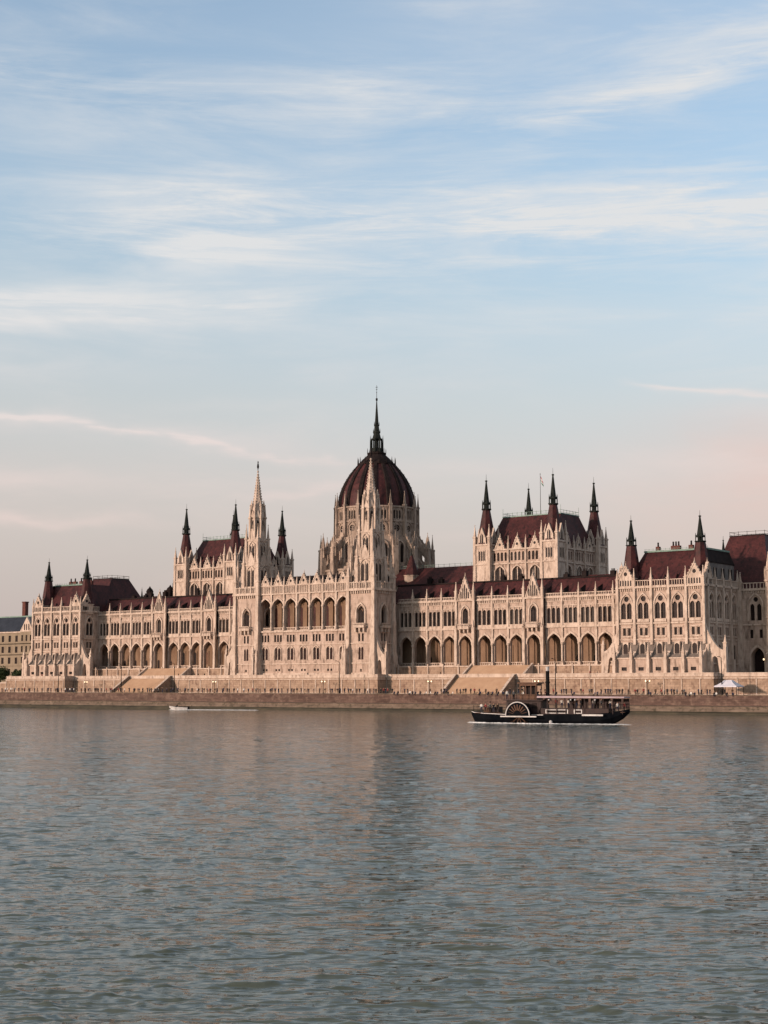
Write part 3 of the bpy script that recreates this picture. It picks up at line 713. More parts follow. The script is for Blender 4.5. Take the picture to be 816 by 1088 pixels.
    for sx in (-1, 1):
        for sy in (-1, 1):
            X, Y = cx + sx * (h1 + .1), cy + sy * (h1 + .1)
            up.sq(X, Y, [(34.6, .8), (42.5, .66), (43.4, .5), (44.4, .46), (44.4, .62), (44.8, .58), (44.8, .36), (49.6, .05), (49.7, .15), (50, .03)])
            X1_, Y1_ = cx + sx * (h2 + .08), cy + sy * (h2 + .08)
            up.sq(X1_, Y1_, [(44.2, .5), (50.4, .4), (52.2, .38), (52.2, .52), (52.6, .48), (52.6, .3), (56.6, .04), (56.7, .13), (57, .02)])
            up.sq(X, Y1_ - sy * .9, [(44.2, .2), (46.2, .17), (47.6, .02)]); up.sq(X1_ - sx * .9, Y, [(44.2, .2), (46.2, .17), (47.6, .02)])
            X2, Y2 = cx + sx * (hw - .1), cy + sy * (hw - .1)
            a_ = Vector((X2, Y2, 0)); b_ = Vector((X, Y, 0)); nrm = (b_ - a_).cross(Vector((0, 0, 1))).normalized() * .22
            P_ = [(a_, 37.6), (b_, 40.6), (b_, 42.2), (a_, 38.6)]
            pts = [tuple(v + nrm + Vector((0, 0, z))) for v, z in P_] + [tuple(v - nrm + Vector((0, 0, z))) for v, z in P_]
            up.mesh(pts, [(0, 1, 2, 3), (7, 6, 5, 4), (0, 1, 5, 4), (1, 2, 6, 5), (2, 3, 7, 6), (3, 0, 4, 7)])
            up.sq((X + X2) / 2 + sx * .5, (Y + Y2) / 2 + sy * .5, [(36, .3), (43.0, .28), (43.2, .4), (43.5, .26), (46.0, .03)])
    up.build('belfry', T)
    oc = MB(STONE2, GLASS)
    oc.lathe(cx, cy, [(52.0, 2.25), (59.0, 2.1), (59.0, 2.4), (59.4, 2.4), (59.5, 2.05), (60.5, 1.98)], 8, R(22.5))
    for k in range(8):
        A = 2 * math.pi * k / 8; n_ = (math.cos(A), math.sin(A)); u_ = (-n_[1], n_[0])
        Fq = Fr((cx + n_[0] * 2.02, cy + n_[1] * 2.02), u_, n_)
        oc.use(1); pane(Fq, oc, 0, chain(0, .7, 53.5, 57.0, 58.2), .12); oc.use(0)
        Fq.prism(oc, [(-.75, 59.2), (.75, 59.2), (0, 61.4)], .0, .25)
        A2 = A + math.pi / 8; X, Y = cx + 2.5 * math.cos(A2), cy + 2.5 * math.sin(A2)
        oc.sq(X, Y, [(52.0, .3), (58.6, .26), (58.8, .42), (59.2, .4), (59.2, .26), (62.8, .05), (62.9, .14), (63.1, .02)])
        X, Y = cx + 2.05 * math.cos(A2), cy + 2.05 * math.sin(A2)
        oc.sq(X, Y, [(59.3, .18), (62.6, .16), (62.7, .26), (64.6, .02)])
    oc.build('octagon_stage', T)
    sp = MB(STONE2, ROOFD)
    sp.lathe(cx, cy, [(60.2, 2.0), (73.4, .13), (73.5, .34), (73.8, .3), (74.0, .12)], 8, R(22.5))
    for k in range(8):
        A = 2 * math.pi * (k + .5) / 8
        for j in range(15):
            t = (j + .6) / 15.5; r = 2.0 + (.13 - 2.0) * t + .07; z = 60.2 + 13.2 * t; s_ = .11 * (1 - t * .45)
            sp.box(cx + r * math.cos(A) - s_, cx + r * math.cos(A) + s_, cy + r * math.sin(A) - s_, cy + r * math.sin(A) + s_, z - .12, z + .22)
    sp.build('spire', T)
    fin = MB(ROOFD); fin.lathe(cx, cy, [(73.9, .1), (74.6, .12), (74.8, .28), (75.4, .33), (76.2, .2), (76.3, .1), (76.5, .2), (76.8, .16), (77.1, .03)], 8); fin.build('finial_figure', T)
    wall.box(cx - hw + .9, cx + hw - .9, cy - hw + .9, cy + hw - .9, T0, 34.5)
    trim.build('trim', T)
    refill(T, wall)
for g in (-1, 1): stone_tower(g)

# ---------------- chamber blocks
def chamber(g):
    wall = MB(STONE); K = wall.build('chamber_block', H); trim = MB(STONE2)
    xa, xb, ya, yb = 50.0, 72.8, 11.1, 34.9
    # four walls between corner towers
    faces = [(Fr((g * 61.4, ya - 1.3), (1, 0), (0, -1)), 8.9), (Fr((g * 61.4 + 12.7, 23), (0, 1), (1, 0)), 9.4), (Fr((g * 61.4 - 12.7, 23), (0, -1), (-1, 0)), 9.4), (Fr((g * 61.4, yb + 1.3), (-1, 0), (0, 1)), 8.9)]
    for F, hw in faces:
        trim = MB(STONE2)
        n = 3; w = 2 * hw / n
        for i in range(n):
            s0 = -hw + i * w; m = s0 + w / 2
            hole(F, wall, s0, s0 + w, 30, 41.8, m, chain(0, 3.2, 35.5, 39.3, 41.3, 7), .5)
            window(F, K, 'great_window', [(m - .8, 1.3, 35.5, 39.3, 40.5), (m + .8, 1.3, 35.5, 39.3, 40.5)], -.4, ocs=[(m, .5, 40.45)])
            hood(F, trim, m, 3.3, 39.3, 41.35, .3, 0, .3, zb=35.5)
            F.box(trim, m - .12, m + .12, 35, 41, -.4, .1)
            F.box(trim, s0, s0 + w, 41.9, 42.3, -.1, .35)
            q4 = (w - .8) / 4
            F.quad(wall, s0, s0 + .4, 41.8, 46); F.quad(wall, s0 + w - .4, s0 + w, 41.8, 46)
            L = []
            for k in range(4):
                q = s0 + .4 + (k + .5) * q4; hole(F, wall, q - q4 / 2, q + q4 / 2, 41.8, 46.0, q, chain(0, .8, 42.9, 44.9, 45.5, 4), .45); L.append((q, .8, 42.9, 44.9, 45.5))
            window(F, K, 'lancet_row_window', L, -.4, frame=False)
            F.box(trim, s0, s0 + w, 46.0, 46.4, -.4, .4)
            gable(F, K, m, 1.7, 46.4, 49.8, .2, eye=True)
            pl = MB(STONE2); F.box(pl, s0 - .25, s0 + .25, 33, 46.4, 0, .5); F.pin(pl, s0, .2, 46.4, 50.2, .26, .4); pl.build('pinnacle', K)
        trim.build('trim', K)
    x0, x1 = g * 61.4 - 12.2, g * 61.4 + 12.2
    wall.box(x0, x1, ya - .8, yb + .8, T0, 46.2)
    rf = MB(ROOF)
    roof_prism(rf, x0 + .2, x1 - .2, ya, yb, 46.2, g * 61.4 - 9.9, g * 61.4 + 9.9, 17.8, 28.2, 56.6); rf.build('roof', K)
    cr = MB(PATINA, COPPER); X0, X1 = g * 61.4 - 9.9, g * 61.4 + 9.9
    cr.box(X0 - .15, X1 + .15, 17.65, 28.35, 56.5, 56.8); rail(cr, [(X0, 17.8, 56.8), (X1, 17.8, 56.8), (X1, 28.2, 56.8), (X0, 28.2, 56.8), (X0, 17.8, 56.8)], .9, 1.6, .06)
    for X, Y in ((X0, 17.8), (X1, 17.8), (X1, 28.2), (X0, 28.2)): cr.tube((X, Y, 56.8), (X, Y, 59.2), .05, 4)
    cr.build('roof_railing', K)
    dm = MB(ROOFD)
    for k in range(4):
        x = g * 61.4 - 6 + k * 4; dm.mesh([(x - .4, 13.0, 49.5), (x + .4, 13.0, 49.5), (x, 13.0, 50.6), (x, 14.4, 50.3)], [(0, 1, 2), (0, 2, 3), (1, 2, 3)])
    dm.build('roof_dormer', K)
    for X in (g * xa, g * xb):
        for Y in (ya, yb):
            tw = MB(STONE2, GLASS); h = 2.6
            tw.box(X - h, X + h, Y - h, Y + h, 30, 48.0)
            tw.sq(X, Y, [(41.9, h + .25), (42.3, h + .25)]); tw.sq(X, Y, [(47.6, h + .3), (48.1, h + .3)])
            for F in (Fr((X, Y - h), (1, 0), (0, -1)), Fr((X + h, Y), (0, 1), (1, 0)), Fr((X - h, Y), (0, -1), (-1, 0)), Fr((X, Y + h), (-1, 0), (0, 1))):
                tw.use(1)
                for q in (-.8, 0, .8): pane(F, tw, q, [(.22, 43.2), (.22, 45.9)], .03)
                tw.use(0)
                for q in (-1.2, -.4, .4, 1.2): F.box(tw, q - .08, q + .08, 43, 46.2, 0, .15)
                F.prism(tw, [(-1.5, 48), (1.5, 48), (1.35, 49.8), (0, 53.0), (-1.35, 49.8)], -.6, .1)
                tw.use(1); pane(F, tw, 0, chain(0, 1.1, 48.4, 50, 51.2), .12); tw.use(0)
                F.box(tw, -.08, .08, 48.4, 51, .1, .2)
            for sx in (-1, 1):
                for sy in (-1, 1):
                    tw.sq(X + sx * (h - .1), Y + sy * (h - .1), [(30, .5), (47.8, .42), (49.9, .4), (50.0, .55), (50.4, .5), (50.4, .34), (53.6, .04), (53.7, .13), (53.9, .02)])
            tw.build('corner_tower', K)
            rs = MB(ROOF); rs.lathe(X, Y, [(48.1, 3.0), (49.4, 2.75), (58.2, 1.15), (58.3, 1.3), (58.5, 1.3)], 8, R(22.5)); rs.build('tower_roof', K)
            gs = MB(COPPER); spire_green(gs, X, Y, 58.2, 69.0, 1.2); gs.build('tower_spire', K)
    refill(K, wall)
    return K
for g in (-1, 1): chamber(g)
fp = MB(ROOFD); fp.tube((62.0, 22, 56.6), (62.0, 22, 69.3), .09, 6, .05); fp.lathe(62, 22, [(69.2, .05), (69.35, .18), (69.5, .03)], 6)
fpo = fp.build('flagpole', H)
fl = MB(FLAGR, FLAGW, FLAGG)
for k in range(3):
    fl.use(k)
    for i in range(8):
        def fpnt(t, j): s_ = t / 8; return (62.08 + .95 * s_ , 22 + .22 * math.sin(6 * s_ + j), 68.7 - j * 1.0 - 1.9 * s_ )
        fl.face([fpnt(i, k * .45), fpnt(i + 1, k * .45), fpnt(i + 1, k * .45 + .45), fpnt(i, k * .45 + .45)])
flo = fl.build('flag'); tag(flo, 'small drooping striped flag on the pole above the right chamber roof', 'flag')

# ---------------- spine ranges and small turret next to the dome
for g in (-1, 1):
    mb = MB(STONE, ROOF, PATINA)
    x0, x1 = sorted((g * 14, g * 48)); mb.box(x0, x1, 9, 33, T0, 37)
    mb.use(1); roof_prism(mb, x0, x1, 8.6, 33.4, 37, x0, x1, 15, 27, 42.6 if g > 0 else 38.8)
    sr = mb.build('spine_range', H)
    if g > 0:
        r_ = MB(PATINA); rail(r_, [(14, 15, 42.6), (48, 15, 42.6)], .8, 2.0, .05); r_.build('roof_railing', sr)
tr = MB(DARKST, ROOF, COPPER)
tr.lathe(22.1, 12, [(36, 2.3), (40, 2.3), (40, 2.5), (40.3, 2.5)], 8); tr.use(1); tr.lathe(22.1, 12, [(40.3, 2.5), (46.4, .35)], 8); tr.use(2); tr.lathe(22.1, 12, [(46.3, .35), (46.6, .5), (46.8, .2), (49.6, .03)], 6)
tr.build('stair_turret', H)
for x, y, z0, z1, r in ((-83.6, 16, 36, 43.5, .9), (-99, 16, 37, 41.5, .5), (123.6, 13.5, 40, 46.6, .8)):
    tr = MB(COPPER); spire_green(tr, x, y, z0, z1, r); tr.build('roof_spirelet', H)
for x, y, r in ((-76.5, 14, 1.6), (-93, 14, 1.2), (-82, 13, 1.3)):
    tr = MB(ROOFD); tr.lathe(x, y, [(36, r), (39.3, r), (39.6, r * 1.1), (40.4, r * .8), (41, r * .3), (41.6, .04)], 8); tr.build('roof_cupola', H)

# ---------------- dome
def dome():
    cx, cy = 0, 23.3; n = 16
    dr = MB(DARKST); D = dr.build('dome', H)
    prof_low = [(T0, 15.5), (44, 15.5), (44.2, 14.6), (52.5, 14.3), (52.6, 14.0), (53.2, 14.0), (53.2, 13.0)]
    dr.lathe(cx, cy, prof_low, n, math.pi / n, True)
    trim = MB(DARKST)
    ap = math.cos(math.pi / n)
    rw = MB(GLASS); aw = MB(GLASS); lw = MB(GLASS)
    for k in range(n):
        A = 2 * math.pi * k / n; nn = (math.cos(A), math.sin(A)); uu = (-nn[1], nn[0])
        rr = 13.0; F = Fr((cx + nn[0] * rr * ap, cy + nn[1] * rr * ap), uu, nn); hw = rr * math.sin(math.pi / n)
        hole(F, dr, -hw, hw, 53.2, 58.1, 0, circ(1.05, 56.1, 8), .5)
        ow = MB(GLASS, STONE2); pane(F, ow, 0, circ(1.05, 56.1, 8), -.4); ow.use(1); F.box(ow, -.06, .06, 55.1, 57.1, -.4, -.3); F.box(ow, -1, 1, 56.04, 56.16, -.4, -.3)
        for q in range(6):
            B = math.pi * q / 3; F.box(ow, .62 * math.cos(B) - .1, .62 * math.cos(B) + .1, 56.1 + .62 * math.sin(B) - .1, 56.1 + .62 * math.sin(B) + .1, -.4, -.3)
        ow.build('rose_window', D)
        hood(F, trim, 0, 3.0, 56, 58.0, .22, 0, .3, zb=54)
        F.box(trim, -hw, hw, 58.1, 58.5, -.2, .35)
        q4 = 2 * hw / 5
        L = []
        for j in range(5):
            q = -hw + (j + .5) * q4
            if j in (1, 2, 3): hole(F, dr, q - q4 / 2, q + q4 / 2, 58.1, 62.6, q, chain(0, .62, 59.0, 61.2, 61.8, 4), .4); L.append((q, .62, 59.0, 61.2, 61.8))
            else: F.quad(dr, q - q4 / 2, q + q4 / 2, 58.1, 62.6)
        window(F, D, 'drum_window', L, -.35, frame=False)
        for j in range(1, 5): F.box(trim, -hw + j * q4 - .07, -hw + j * q4 + .07, 58.6, 62.3, 0, .16)
        F.box(trim, -hw, hw, 62.6, 63.1, -.9, .4)
        # tall lower windows in the lower drum
        F2 = Fr((cx + nn[0] * 14.45 * ap, cy + nn[1] * 14.45 * ap), uu, nn)
        lwo = MB(GLASS, STONE2)
        for q in (-.75, .75): pane(F2, lwo, q, chain(0, 1.0, 45.2, 49.6, 51), .16)
        lwo.use(1); F2.box(lwo, -.12, .12, 45, 51.2, .1, .3); hood(F2, lwo, 0, 3.1, 49.8, 51.9, .3, .05, .4, zb=45)
        lwo.build('tall_window', D)
        # corner piers, pinnacles, flying buttresses
        A2 = A + math.pi / n; c2, s2 = math.cos(A2), math.sin(A2)
        pr = MB(DARKST)
        X, Y = cx + 13.3 * c2, cy + 13.3 * s2
        pr.lathe(X, Y, [(44, .85), (56, .7), (63.2, .62), (63.2, .8), (63.7, .78), (63.7, .5), (67.6, .05), (67.7, .17), (68.0, .02)], 4, A2 + math.pi / 4)
        pr.build('pinnacle', D)
        fb = MB(DARKST)
        def radial(pts, t):
            m_ = [(cx + r * c2 - s2 * t, cy + r * s2 + c2 * t, z) for r, z in pts] + [(cx + r * c2 + s2 * t, cy + r * s2 - c2 * t, z) for r, z in pts]
            k_ = len(pts); fb.mesh(m_, [tuple(range(k_)), tuple(reversed(range(k_, 2 * k_)))] + [(i, (i + 1) % k_, k_ + (i + 1) % k_, k_ + i) for i in range(k_)])
        radial([(13.5, 51.5), (17.6, 46.6), (17.6, 49.0), (13.5, 54.6)], .3)
        radial([(14.2, 44.0), (17.6, 40.0), (17.6, 43.2), (14.2, 47.4)], .35)
        for i in range(5):
            t = (i + .5) / 5; r = 13.5 + 4.1 * t; z = 54.6 - 5.6 * t; radial([(r - .2, z), (r + .2, z - .2), (r + .1, z + .55)], .16)
        X, Y = cx + 17.9 * c2, cy + 17.9 * s2
        fb.lathe(X, Y, [(30, 1.35), (44, 1.2), (49.5, 1.0), (49.5, 1.2), (50.0, 1.1), (50.0, .55), (50.6, .5), (54.5, .05), (54.6, .16), (54.9, .02)], 4, A2 + math.pi / 4)
        for j in (-1, 1):
            fb.sq(X + j * s2 * .8, Y - j * c2 * .8, [(47, .3), (51.2, .25), (53.4, .02)])
        fb.build('flying_buttress', D)
    trim.build('trim', D)
    # lower ring wall
    ring = MB(DARKST, GLASS)
    ring.lathe(cx, cy, [(T0, 17.2), (42.5, 17.2), (42.5, 17.6), (43.1, 17.6), (43.3, 15)], n, math.pi / n)
    for k in range(n):
        A = 2 * math.pi * k / n; nn = (math.cos(A), math.sin(A)); F = Fr((cx + nn[0] * 17.2 * ap, cy + nn[1] * 17.2 * ap), (-nn[1], nn[0]), nn)
        ring.use(1)
        for q in (-1.2, 1.2): pane(F, ring, q, chain(0, 1.1, 35, 40, 41.4), .03)
        ring.use(0); hood(F, ring, 0, 4.4, 40.2, 42.2, .25, 0, .3, zb=34)
    ring.build('ambulatory', D)
    # shell
    sh = MB(ROOF); prof = [(62.9, 12.3), (65, 12.15), (67.5, 11.7), (70, 10.85), (72.2, 9.75), (74.2, 8.5), (76.0, 7.1), (77.4, 5.9), (77.6, 5.7)]
    sh.lathe(cx, cy, prof, n * 2, 0, False); so = sh.build('dome_shell', D)
    ribs = MB(ROOFD)
    for k in range(n):
        A2 = 2 * math.pi * (k + .5) / n; c2, s2 = math.cos(A2), math.sin(A2)
        pts = []
        for z, r in prof:
            wd = .85 * (r / 12.3) ** .6 + .12
            for rr, tt in ((r - .15, wd), (r + .38, wd * .7), (r + .38, -wd * .7), (r - .15, -wd)):
                pts.append((cx + rr * c2 - s2 * tt, cy + rr * s2 + c2 * tt, z))
        fs = []
        for i in range(len(prof) - 1):
            for j in range(4): fs.append((i * 4 + j, i * 4 + (j + 1) % 4, i * 4 + 4 + (j + 1) % 4, i * 4 + 4 + j))
        ribs.mesh(pts, fs)
        for i in range(9):
            z, r = 64.2 + i * 1.45, None
            r = float(np.interp(z, [p[0] for p in prof], [p[1] for p in prof])) + .45
            ribs.box(cx + r * c2 - .07, cx + r * c2 + .07, cy + r * s2 - .07, cy + r * s2 + .07, z, z + .2)
    ribs.build('dome_rib', D)
    cap = MB(ROOFD)
    cap.lathe(cx, cy, [(77.3, 6.3), (77.8, 6.3), (77.8, 5.8), (79.2, 4.6), (80.3, 3.4), (80.8, 2.9), (81.0, 3.1), (81.4, 3.1), (81.4, 2.2), (81.8, 2.1)], n, 0)
    for k in range(n):
        A = 2 * math.pi * k / n; cap.lathe(cx + 6.1 * math.cos(A), cy + 6.1 * math.sin(A), [(77.8, .2), (78.9, .16), (79.9, .02)], 4)
    for k in range(8):
        A = 2 * math.pi * k / 8; cap.lathe(cx + 3.0 * math.cos(A), cy + 3.0 * math.sin(A), [(81.3, .14), (82.3, .12), (83, .02)], 4)
    cap.build('dome_cap', D)
    la = MB(COPPER, GOLD)
    la.lathe(cx, cy, [(81.4, 1.9), (83.0, 1.8), (83.1, .55), (85.6, .5), (85.7, 1.8), (86.1, 1.9), (86.3, 1.3)], 8, R(22.5))
    for k in range(8):
        A = 2 * math.pi * (k + .5) / 8; X, Y = cx + 1.75 * math.cos(A), cy + 1.75 * math.sin(A)
        la.box(X - .13, X + .13, Y - .13, Y + .13, 83, 85.8); la.lathe(cx + 2.15 * math.cos(A), cy + 2.15 * math.sin(A), [(81.6, .18), (85.5, .13), (87.2, .02)], 4)
    la.lathe(cx, cy, [(86.1, 1.5), (87.8, 1.05), (88.0, 1.25), (88.4, 1.25), (88.4, .95), (90.2, .75), (90.4, .95), (90.7, .9), (90.8, .65), (98.6, .14)], 8, R(22.5))
    for k in range(8):
        A = 2 * math.pi * (k + .5) / 8
        for z, r in ((88.4, 1.15), (90.7, .85)): la.lathe(cx + r * math.cos(A), cy + r * math.sin(A), [(z, .1), (z + 1.1, .01)], 4)
    la.build('dome_lantern', D)
    fi = MB(ROOFD, GOLD); fi.lathe(cx, cy, [(98.5, .14), (98.7, .3), (99.1, .34), (99.4, .3), (99.5, .08), (103.7, .05)], 8)
    fi.box(cx - .42, cx + .42, cy - .05, cy + .05, 103.0, 103.13); fi.box(cx - .28, cx + .28, cy - .05, cy + .05, 102.3, 102.43); fi.lathe(cx, cy, [(101.1, .05), (101.2, .16), (101.35, .16), (101.4, .05)], 6)
    fi.build('finial_cross', D)
    refill(D, dr)
dome()

# ------------------------------------------------------------------ terrace, stairs, quay
def QY(x): return -28.6 + .02 * x        # waterline
tw_lines = [(-165, -11), (-131, -17), (-101, -17), (-101, -12.8), (-31, -12.8), (-31, -17), (31, -17), (31, -12.8), (101, -12.8), (101, -17), (134, -17), (134, -14), (175, -14)]
ter = MB(WALLB, STONE2, PAVE)
tl = tw_lines[1:]
for (x0, y0), (x1, y1) in zip(tl, tl[1:]):
    ter.use(0); ter.face([(x0, y0, 4.0), (x1, y1, 4.0), (x1, y1, T0), (x0, y0, T0)])
    L_ = math.hypot(x1 - x0, y1 - y0); u = ((x1 - x0) / L_, (y1 - y0) / L_); nn = (u[1], -u[0]); F = Fr((x0, y0), u, nn)
    ter.use(1); F.box(ter, -.15, L_ + .15, T0 - .55, T0 - .25, -.02, .25); F.box(ter, 0, L_, 4.0, 4.8, 0, .2)
    F.box(ter, -.1, L_ + .1, T0 + .75, T0 + .95, -.35, .12)
    F.box(ter, 0, L_, T0, T0 + .75, -.25, 0.02)
    k = 0
    while L_ > 6 and k * 4.9 < L_:
        F.box(ter, k * 4.9 - .14, k * 4.9 + .14, 4.8, T0 - .55, 0, .16); k += 1
ter.use(2)
ter.face([(x, y, T0) for x, y in tl] + [(175, 60, T0), (-131, 60, T0)])
ter.face([(-131, -17, 4.0), (-131, 60, 4.0), (-131, 60, T0), (-131, -17, T0)])
to = ter.build('terrace_wall'); tag(to, 'pale masonry terrace wall with parapet running below the parliament building', 'wall')
for g in (-1, 1):
    pd = MB(WALLB, STONE2, PAVE); x0, x1 = sorted((g * 27.6, g * 101))
    pd.use(0); pd.box(x0, x1, -4.2, -.0, T0, LF - .35); pd.use(1); pd.box(x0, x1, -4.4, -.0, LF - .35, LF - .02)
    for k in range(int((x1 - x0) / 5.3)): pd.box(x0 + k * 5.3 + 1.2, x0 + k * 5.3 + 1.6, -4.55, -4.2, T0, LF + .5)
    po = pd.build('arcade_podium'); tag(po, 'low stone podium under the %s arcade, stepped up from the terrace' % ('left' if g < 0 else 'right'), 'podium')

def stairs(x0, x1, yt, yb, zt, zb, ytop2, name_label):
    mb = MB(STEPS); n = 22
    for i in range(n):
        a = yb + (yt - yb) * i / n; z = zb + (zt - zb) * (i + 1) / n
        mb.box(x0, x1, a, yt + .001 * i, zb - .2 if i == 0 else zb + (zt - zb) * i / n, z)
    so = empty('grand_stairway', ((x0 + x1) / 2, yb, 4.2)); tag(so, name_label, 'stairway')
    def ch(mb_, nm):
        o = mb_.build(nm); o.parent = so; o.matrix_parent_inverse = Matrix.Translation(so.location).inverted(); return o
    ch(mb, 'steps')
    for x in (x0 - .6, x1):
        s_ = MB(WALLB, STONE2)
        p = [(yb - .4, zb - .3), (yt, zb - .3), (yt, zt + .75), (yt - .5, zt + .75), (yb - .4, zb + .8)]
        k = len(p); s_.mesh([(x, a, b) for a, b in p] + [(x + .6, a, b) for a, b in p], [tuple(range(k)), tuple(reversed(range(k, 2 * k)))] + [(i, (i + 1) % k, k + (i + 1) % k, k + i) for i in range(k)])
        s_.use(1); p = [(yt - .5, zt + .75), (yb - .4, zb + .8), (yb - .4, zb + 1.0), (yt - .5, zt + .97)]
        s_.mesh([(x - .1, a, b) for a, b in p] + [(x + .7, a, b) for a, b in p], [tuple(range(4)), tuple(reversed(range(4, 8)))] + [(i, (i + 1) % 4, 4 + (i + 1) % 4, 4 + i) for i in range(4)])
        ch(s_, 'parapet')
    # upper short flight to the arcade floor
    up = MB(STEPS)
    for i in range(10):
        a = -9.2 + i * .5; z = T0 + (LF - T0) * (i + 1) / 10; up.box(x0 - .4, x1 + .4, a, -4.4 + .001 * i, T0 + (LF - T0) * i / 10, z)
    ch(up, 'upper_steps')
    for x in (x0 - 1.0, x1 + .4):
        s_ = MB(STONE2); p = [(-9.4, T0), (-4.4, T0), (-4.4, LF + .6), (-9.4, T0 + .8)]
        s_.mesh([(x, a, b) for a, b in p] + [(x + .6, a, b) for a, b in p], [tuple(range(4)), tuple(reversed(range(4, 8)))] + [(i, (i + 1) % 4, 4 + (i + 1) % 4, 4 + i) for i in range(4)])
        ch(s_, 'upper_parapet')
stairs(55.5, 74.0, -12.85, -19.6, T0 - .05, 4.25, 0, 'wide stone stairway with sloped parapets, right one, just behind the paddle steamer bow')
stairs(-74.0, -55.5, -12.85, -20.6, T0 - .05, 4.25, 0, 'wide stone stairway with sloped parapets, left one, behind the white speedboat')

# embankment
qb = MB(REDSTONE, LEDGE, ALGAE)
xs = [-420 + 10 * i for i in range(80)]
for x0, x1 in zip(xs, xs[1:]):
    def row(pts, mi):
        for (d0, z0), (d1, z1) in zip(pts, pts[1:]):
            qb.use(mi); qb.face([(x0, QY(x0) + d0, z0), (x1, QY(x1) + d0, z0), (x1, QY(x1) + d1, z1), (x0, QY(x0) + d1, z1)])
    row([(0, -1.0), (0, .4), (.2, .7)], 2)
    row([(.2, .7), (1.0, 1.6), (1.0, 1.9), (2.6, 2.1)], 1)
    row([(2.6, 2.1), (2.6, 4.5)], 0)
    row([(2.45, 4.5), (2.45, 4.72), (3.0, 4.72), (3.0, 4.1)], 1); row([(2.6, 4.5), (2.45, 4.5)], 1)
qo = qb.build('quay_wall'); tag(qo, 'dark red stone embankment wall with a pale ledge and algae at the water', 'quay wall')
rd = MB(ASPH); rd.face([(-420, QY(-420) + 2.9, 4.3), (370, QY(370) + 2.9, 4.3), (370, 2, 4.3), (-420, 2, 4.3)]); tag(rd.build('road'), kind='structure')
kb = MB(LEDGE)
for x0, x1 in zip(xs, xs[1:]): kb.hexa([(x0, QY(x0) + 3.0, 4.29), (x1, QY(x1) + 3.0, 4.29), (x1, QY(x1) + 4.4, 4.29), (x0, QY(x0) + 4.4, 4.29), (x0, QY(x0) + 3.0, 4.52), (x1, QY(x1) + 3.0, 4.52), (x1, QY(x1) + 4.4, 4.52), (x0, QY(x0) + 4.4, 4.52)])
tag(kb.build('pavement'), kind='structure')
lm = MB(WHITE)
for k in range(70):
    x = -180 + k * 6; lm.face([(x, QY(x) + 4.6, 4.306), (x + 3, QY(x + 3) + 4.6, 4.306), (x + 3, QY(x + 3) + 4.75, 4.306), (x, QY(x) + 4.75, 4.306)])
tag(lm.build('road_markings'), kind='structure')
gr = MB(GROUND); gr.face([(-6000, 1.5, 4.15), (6000, 1.5, 4.15), (6000, 9000, 4.15), (-6000, 9000, 4.15)]); tag(gr.build('ground'), kind='structure')
far = MB(LEDGE)   # distant bank continues left and right of the modelled quay
for x0, x1 in ((-6000, -420), (370, 6000)): far.face([(x0, QY(max(min(x0, 370), -420)), -.5), (x1, QY(max(min(x1, 370), -420)), -.5), (x1, 2, 4.1), (x0, 2, 4.1)])
tag(far.build('river_bank'), kind='structure')
# left lower ground ramp (pale masonry slope)
lr = MB(WALLB, STONE2)
lr.box(-215, -131.2, -15, 30, 4.0, 7.6); lr.use(1); lr.box(-215, -131.2, -15.3, -14.7, 7.6, 8.0)
tag(lr.build('embankment_ramp_wall'), 'low plain masonry wall left of the terrace, under the ochre building', 'wall')

# ochre building on the left
ob = MB(YELST, STONE2); O_ = ob.build('office_building'); tag(O_, 'ochre office building with blue slate roof and red brick chimney at the left edge', 'building')
F = Fr((-192, 40), (-1, 0), (0, -1))
for i in range(9):
    for z in (10, 14.6, 19.0, 23.4):
        s0 = 1.2 + i * 4.2; hole(F, ob, s0, s0 + 4.2, z, z + 4.7 if z < 22 else 28.0, s0 + 2.1, [(.75, z + 1.0), (.75, z + 3.5)], .3)
    wn = MB(GLASS)
    for z in (10, 14.6, 19.0, 23.4): pane(F, wn, 1.2 + i * 4.2 + 2.1, [(.75, z + 1.0), (.75, z + 3.5)], -.25)
    wn.build('window', O_)
ob.use(0); F.quad(ob, 0, 1.2, 7, 28.0); F.quad(ob, 0, 39, 4, 10)
for gx in (-7.2,):
    F2 = Fr((-192 - gx, 39.2), (-1, 0), (0, -1))
    for j in range(3):
        for z in (10, 14.6, 19.0, 23.4):
            s0 = j * 2.6 - .4; hole(F2, ob, s0, s0 + 2.6, z, z + 4.7 if z < 22 else 28.4, s0 + 1.3, [(.5, z + 1.2), (.5, z + 3.6)], .3)
        wn = MB(GLASS)
        for z in (10, 14.6, 19.0, 23.4): pane(F2, wn, j * 2.6 + .9, [(.5, z + 1.2), (.5, z + 3.6)], -.25)
        wn.build('window', O_)
    ob.use(1); F2.prism(ob, [(-.6, 28.4), (7.6, 28.4), (3.5, 34.3)], -.8, 0)
    gw = MB(GLASS)
    for q in (2.2, 3.5, 4.8): pane(F2, gw, q, chain(0, .6, 29.0, 30.8, 31.6), .03)
    gw.build('gable_window', O_); ob.use(0); F2.box(ob, -.4, 7.4, 4, 10, -.4, 0)
ob.use(0); ob.box(-235, -165, 41.3, 62, 4, 28.0)
ob.use(1); F.box(ob, -16, 40, 28.0, 28.5, -.2, .4)
refill(O_, ob)
rf = MB(SLATE, PATINA); roof_prism(rf, -236, -164, 39.9, 63, 28.4, -234, -166, 45, 57, 34.8); rf.use(1); rf.box(-234, -166, 44.8, 45.2, 34.6, 35.1); rf.build('roof', O_)
cb = MB(BRICKM); cb.box(-199.5, -197.6, 46, 47.6, 32, 40.6); cb.box(-199.65, -197.45, 45.8, 47.8, 40.6, 41.0); cb.build('chimney', O_)

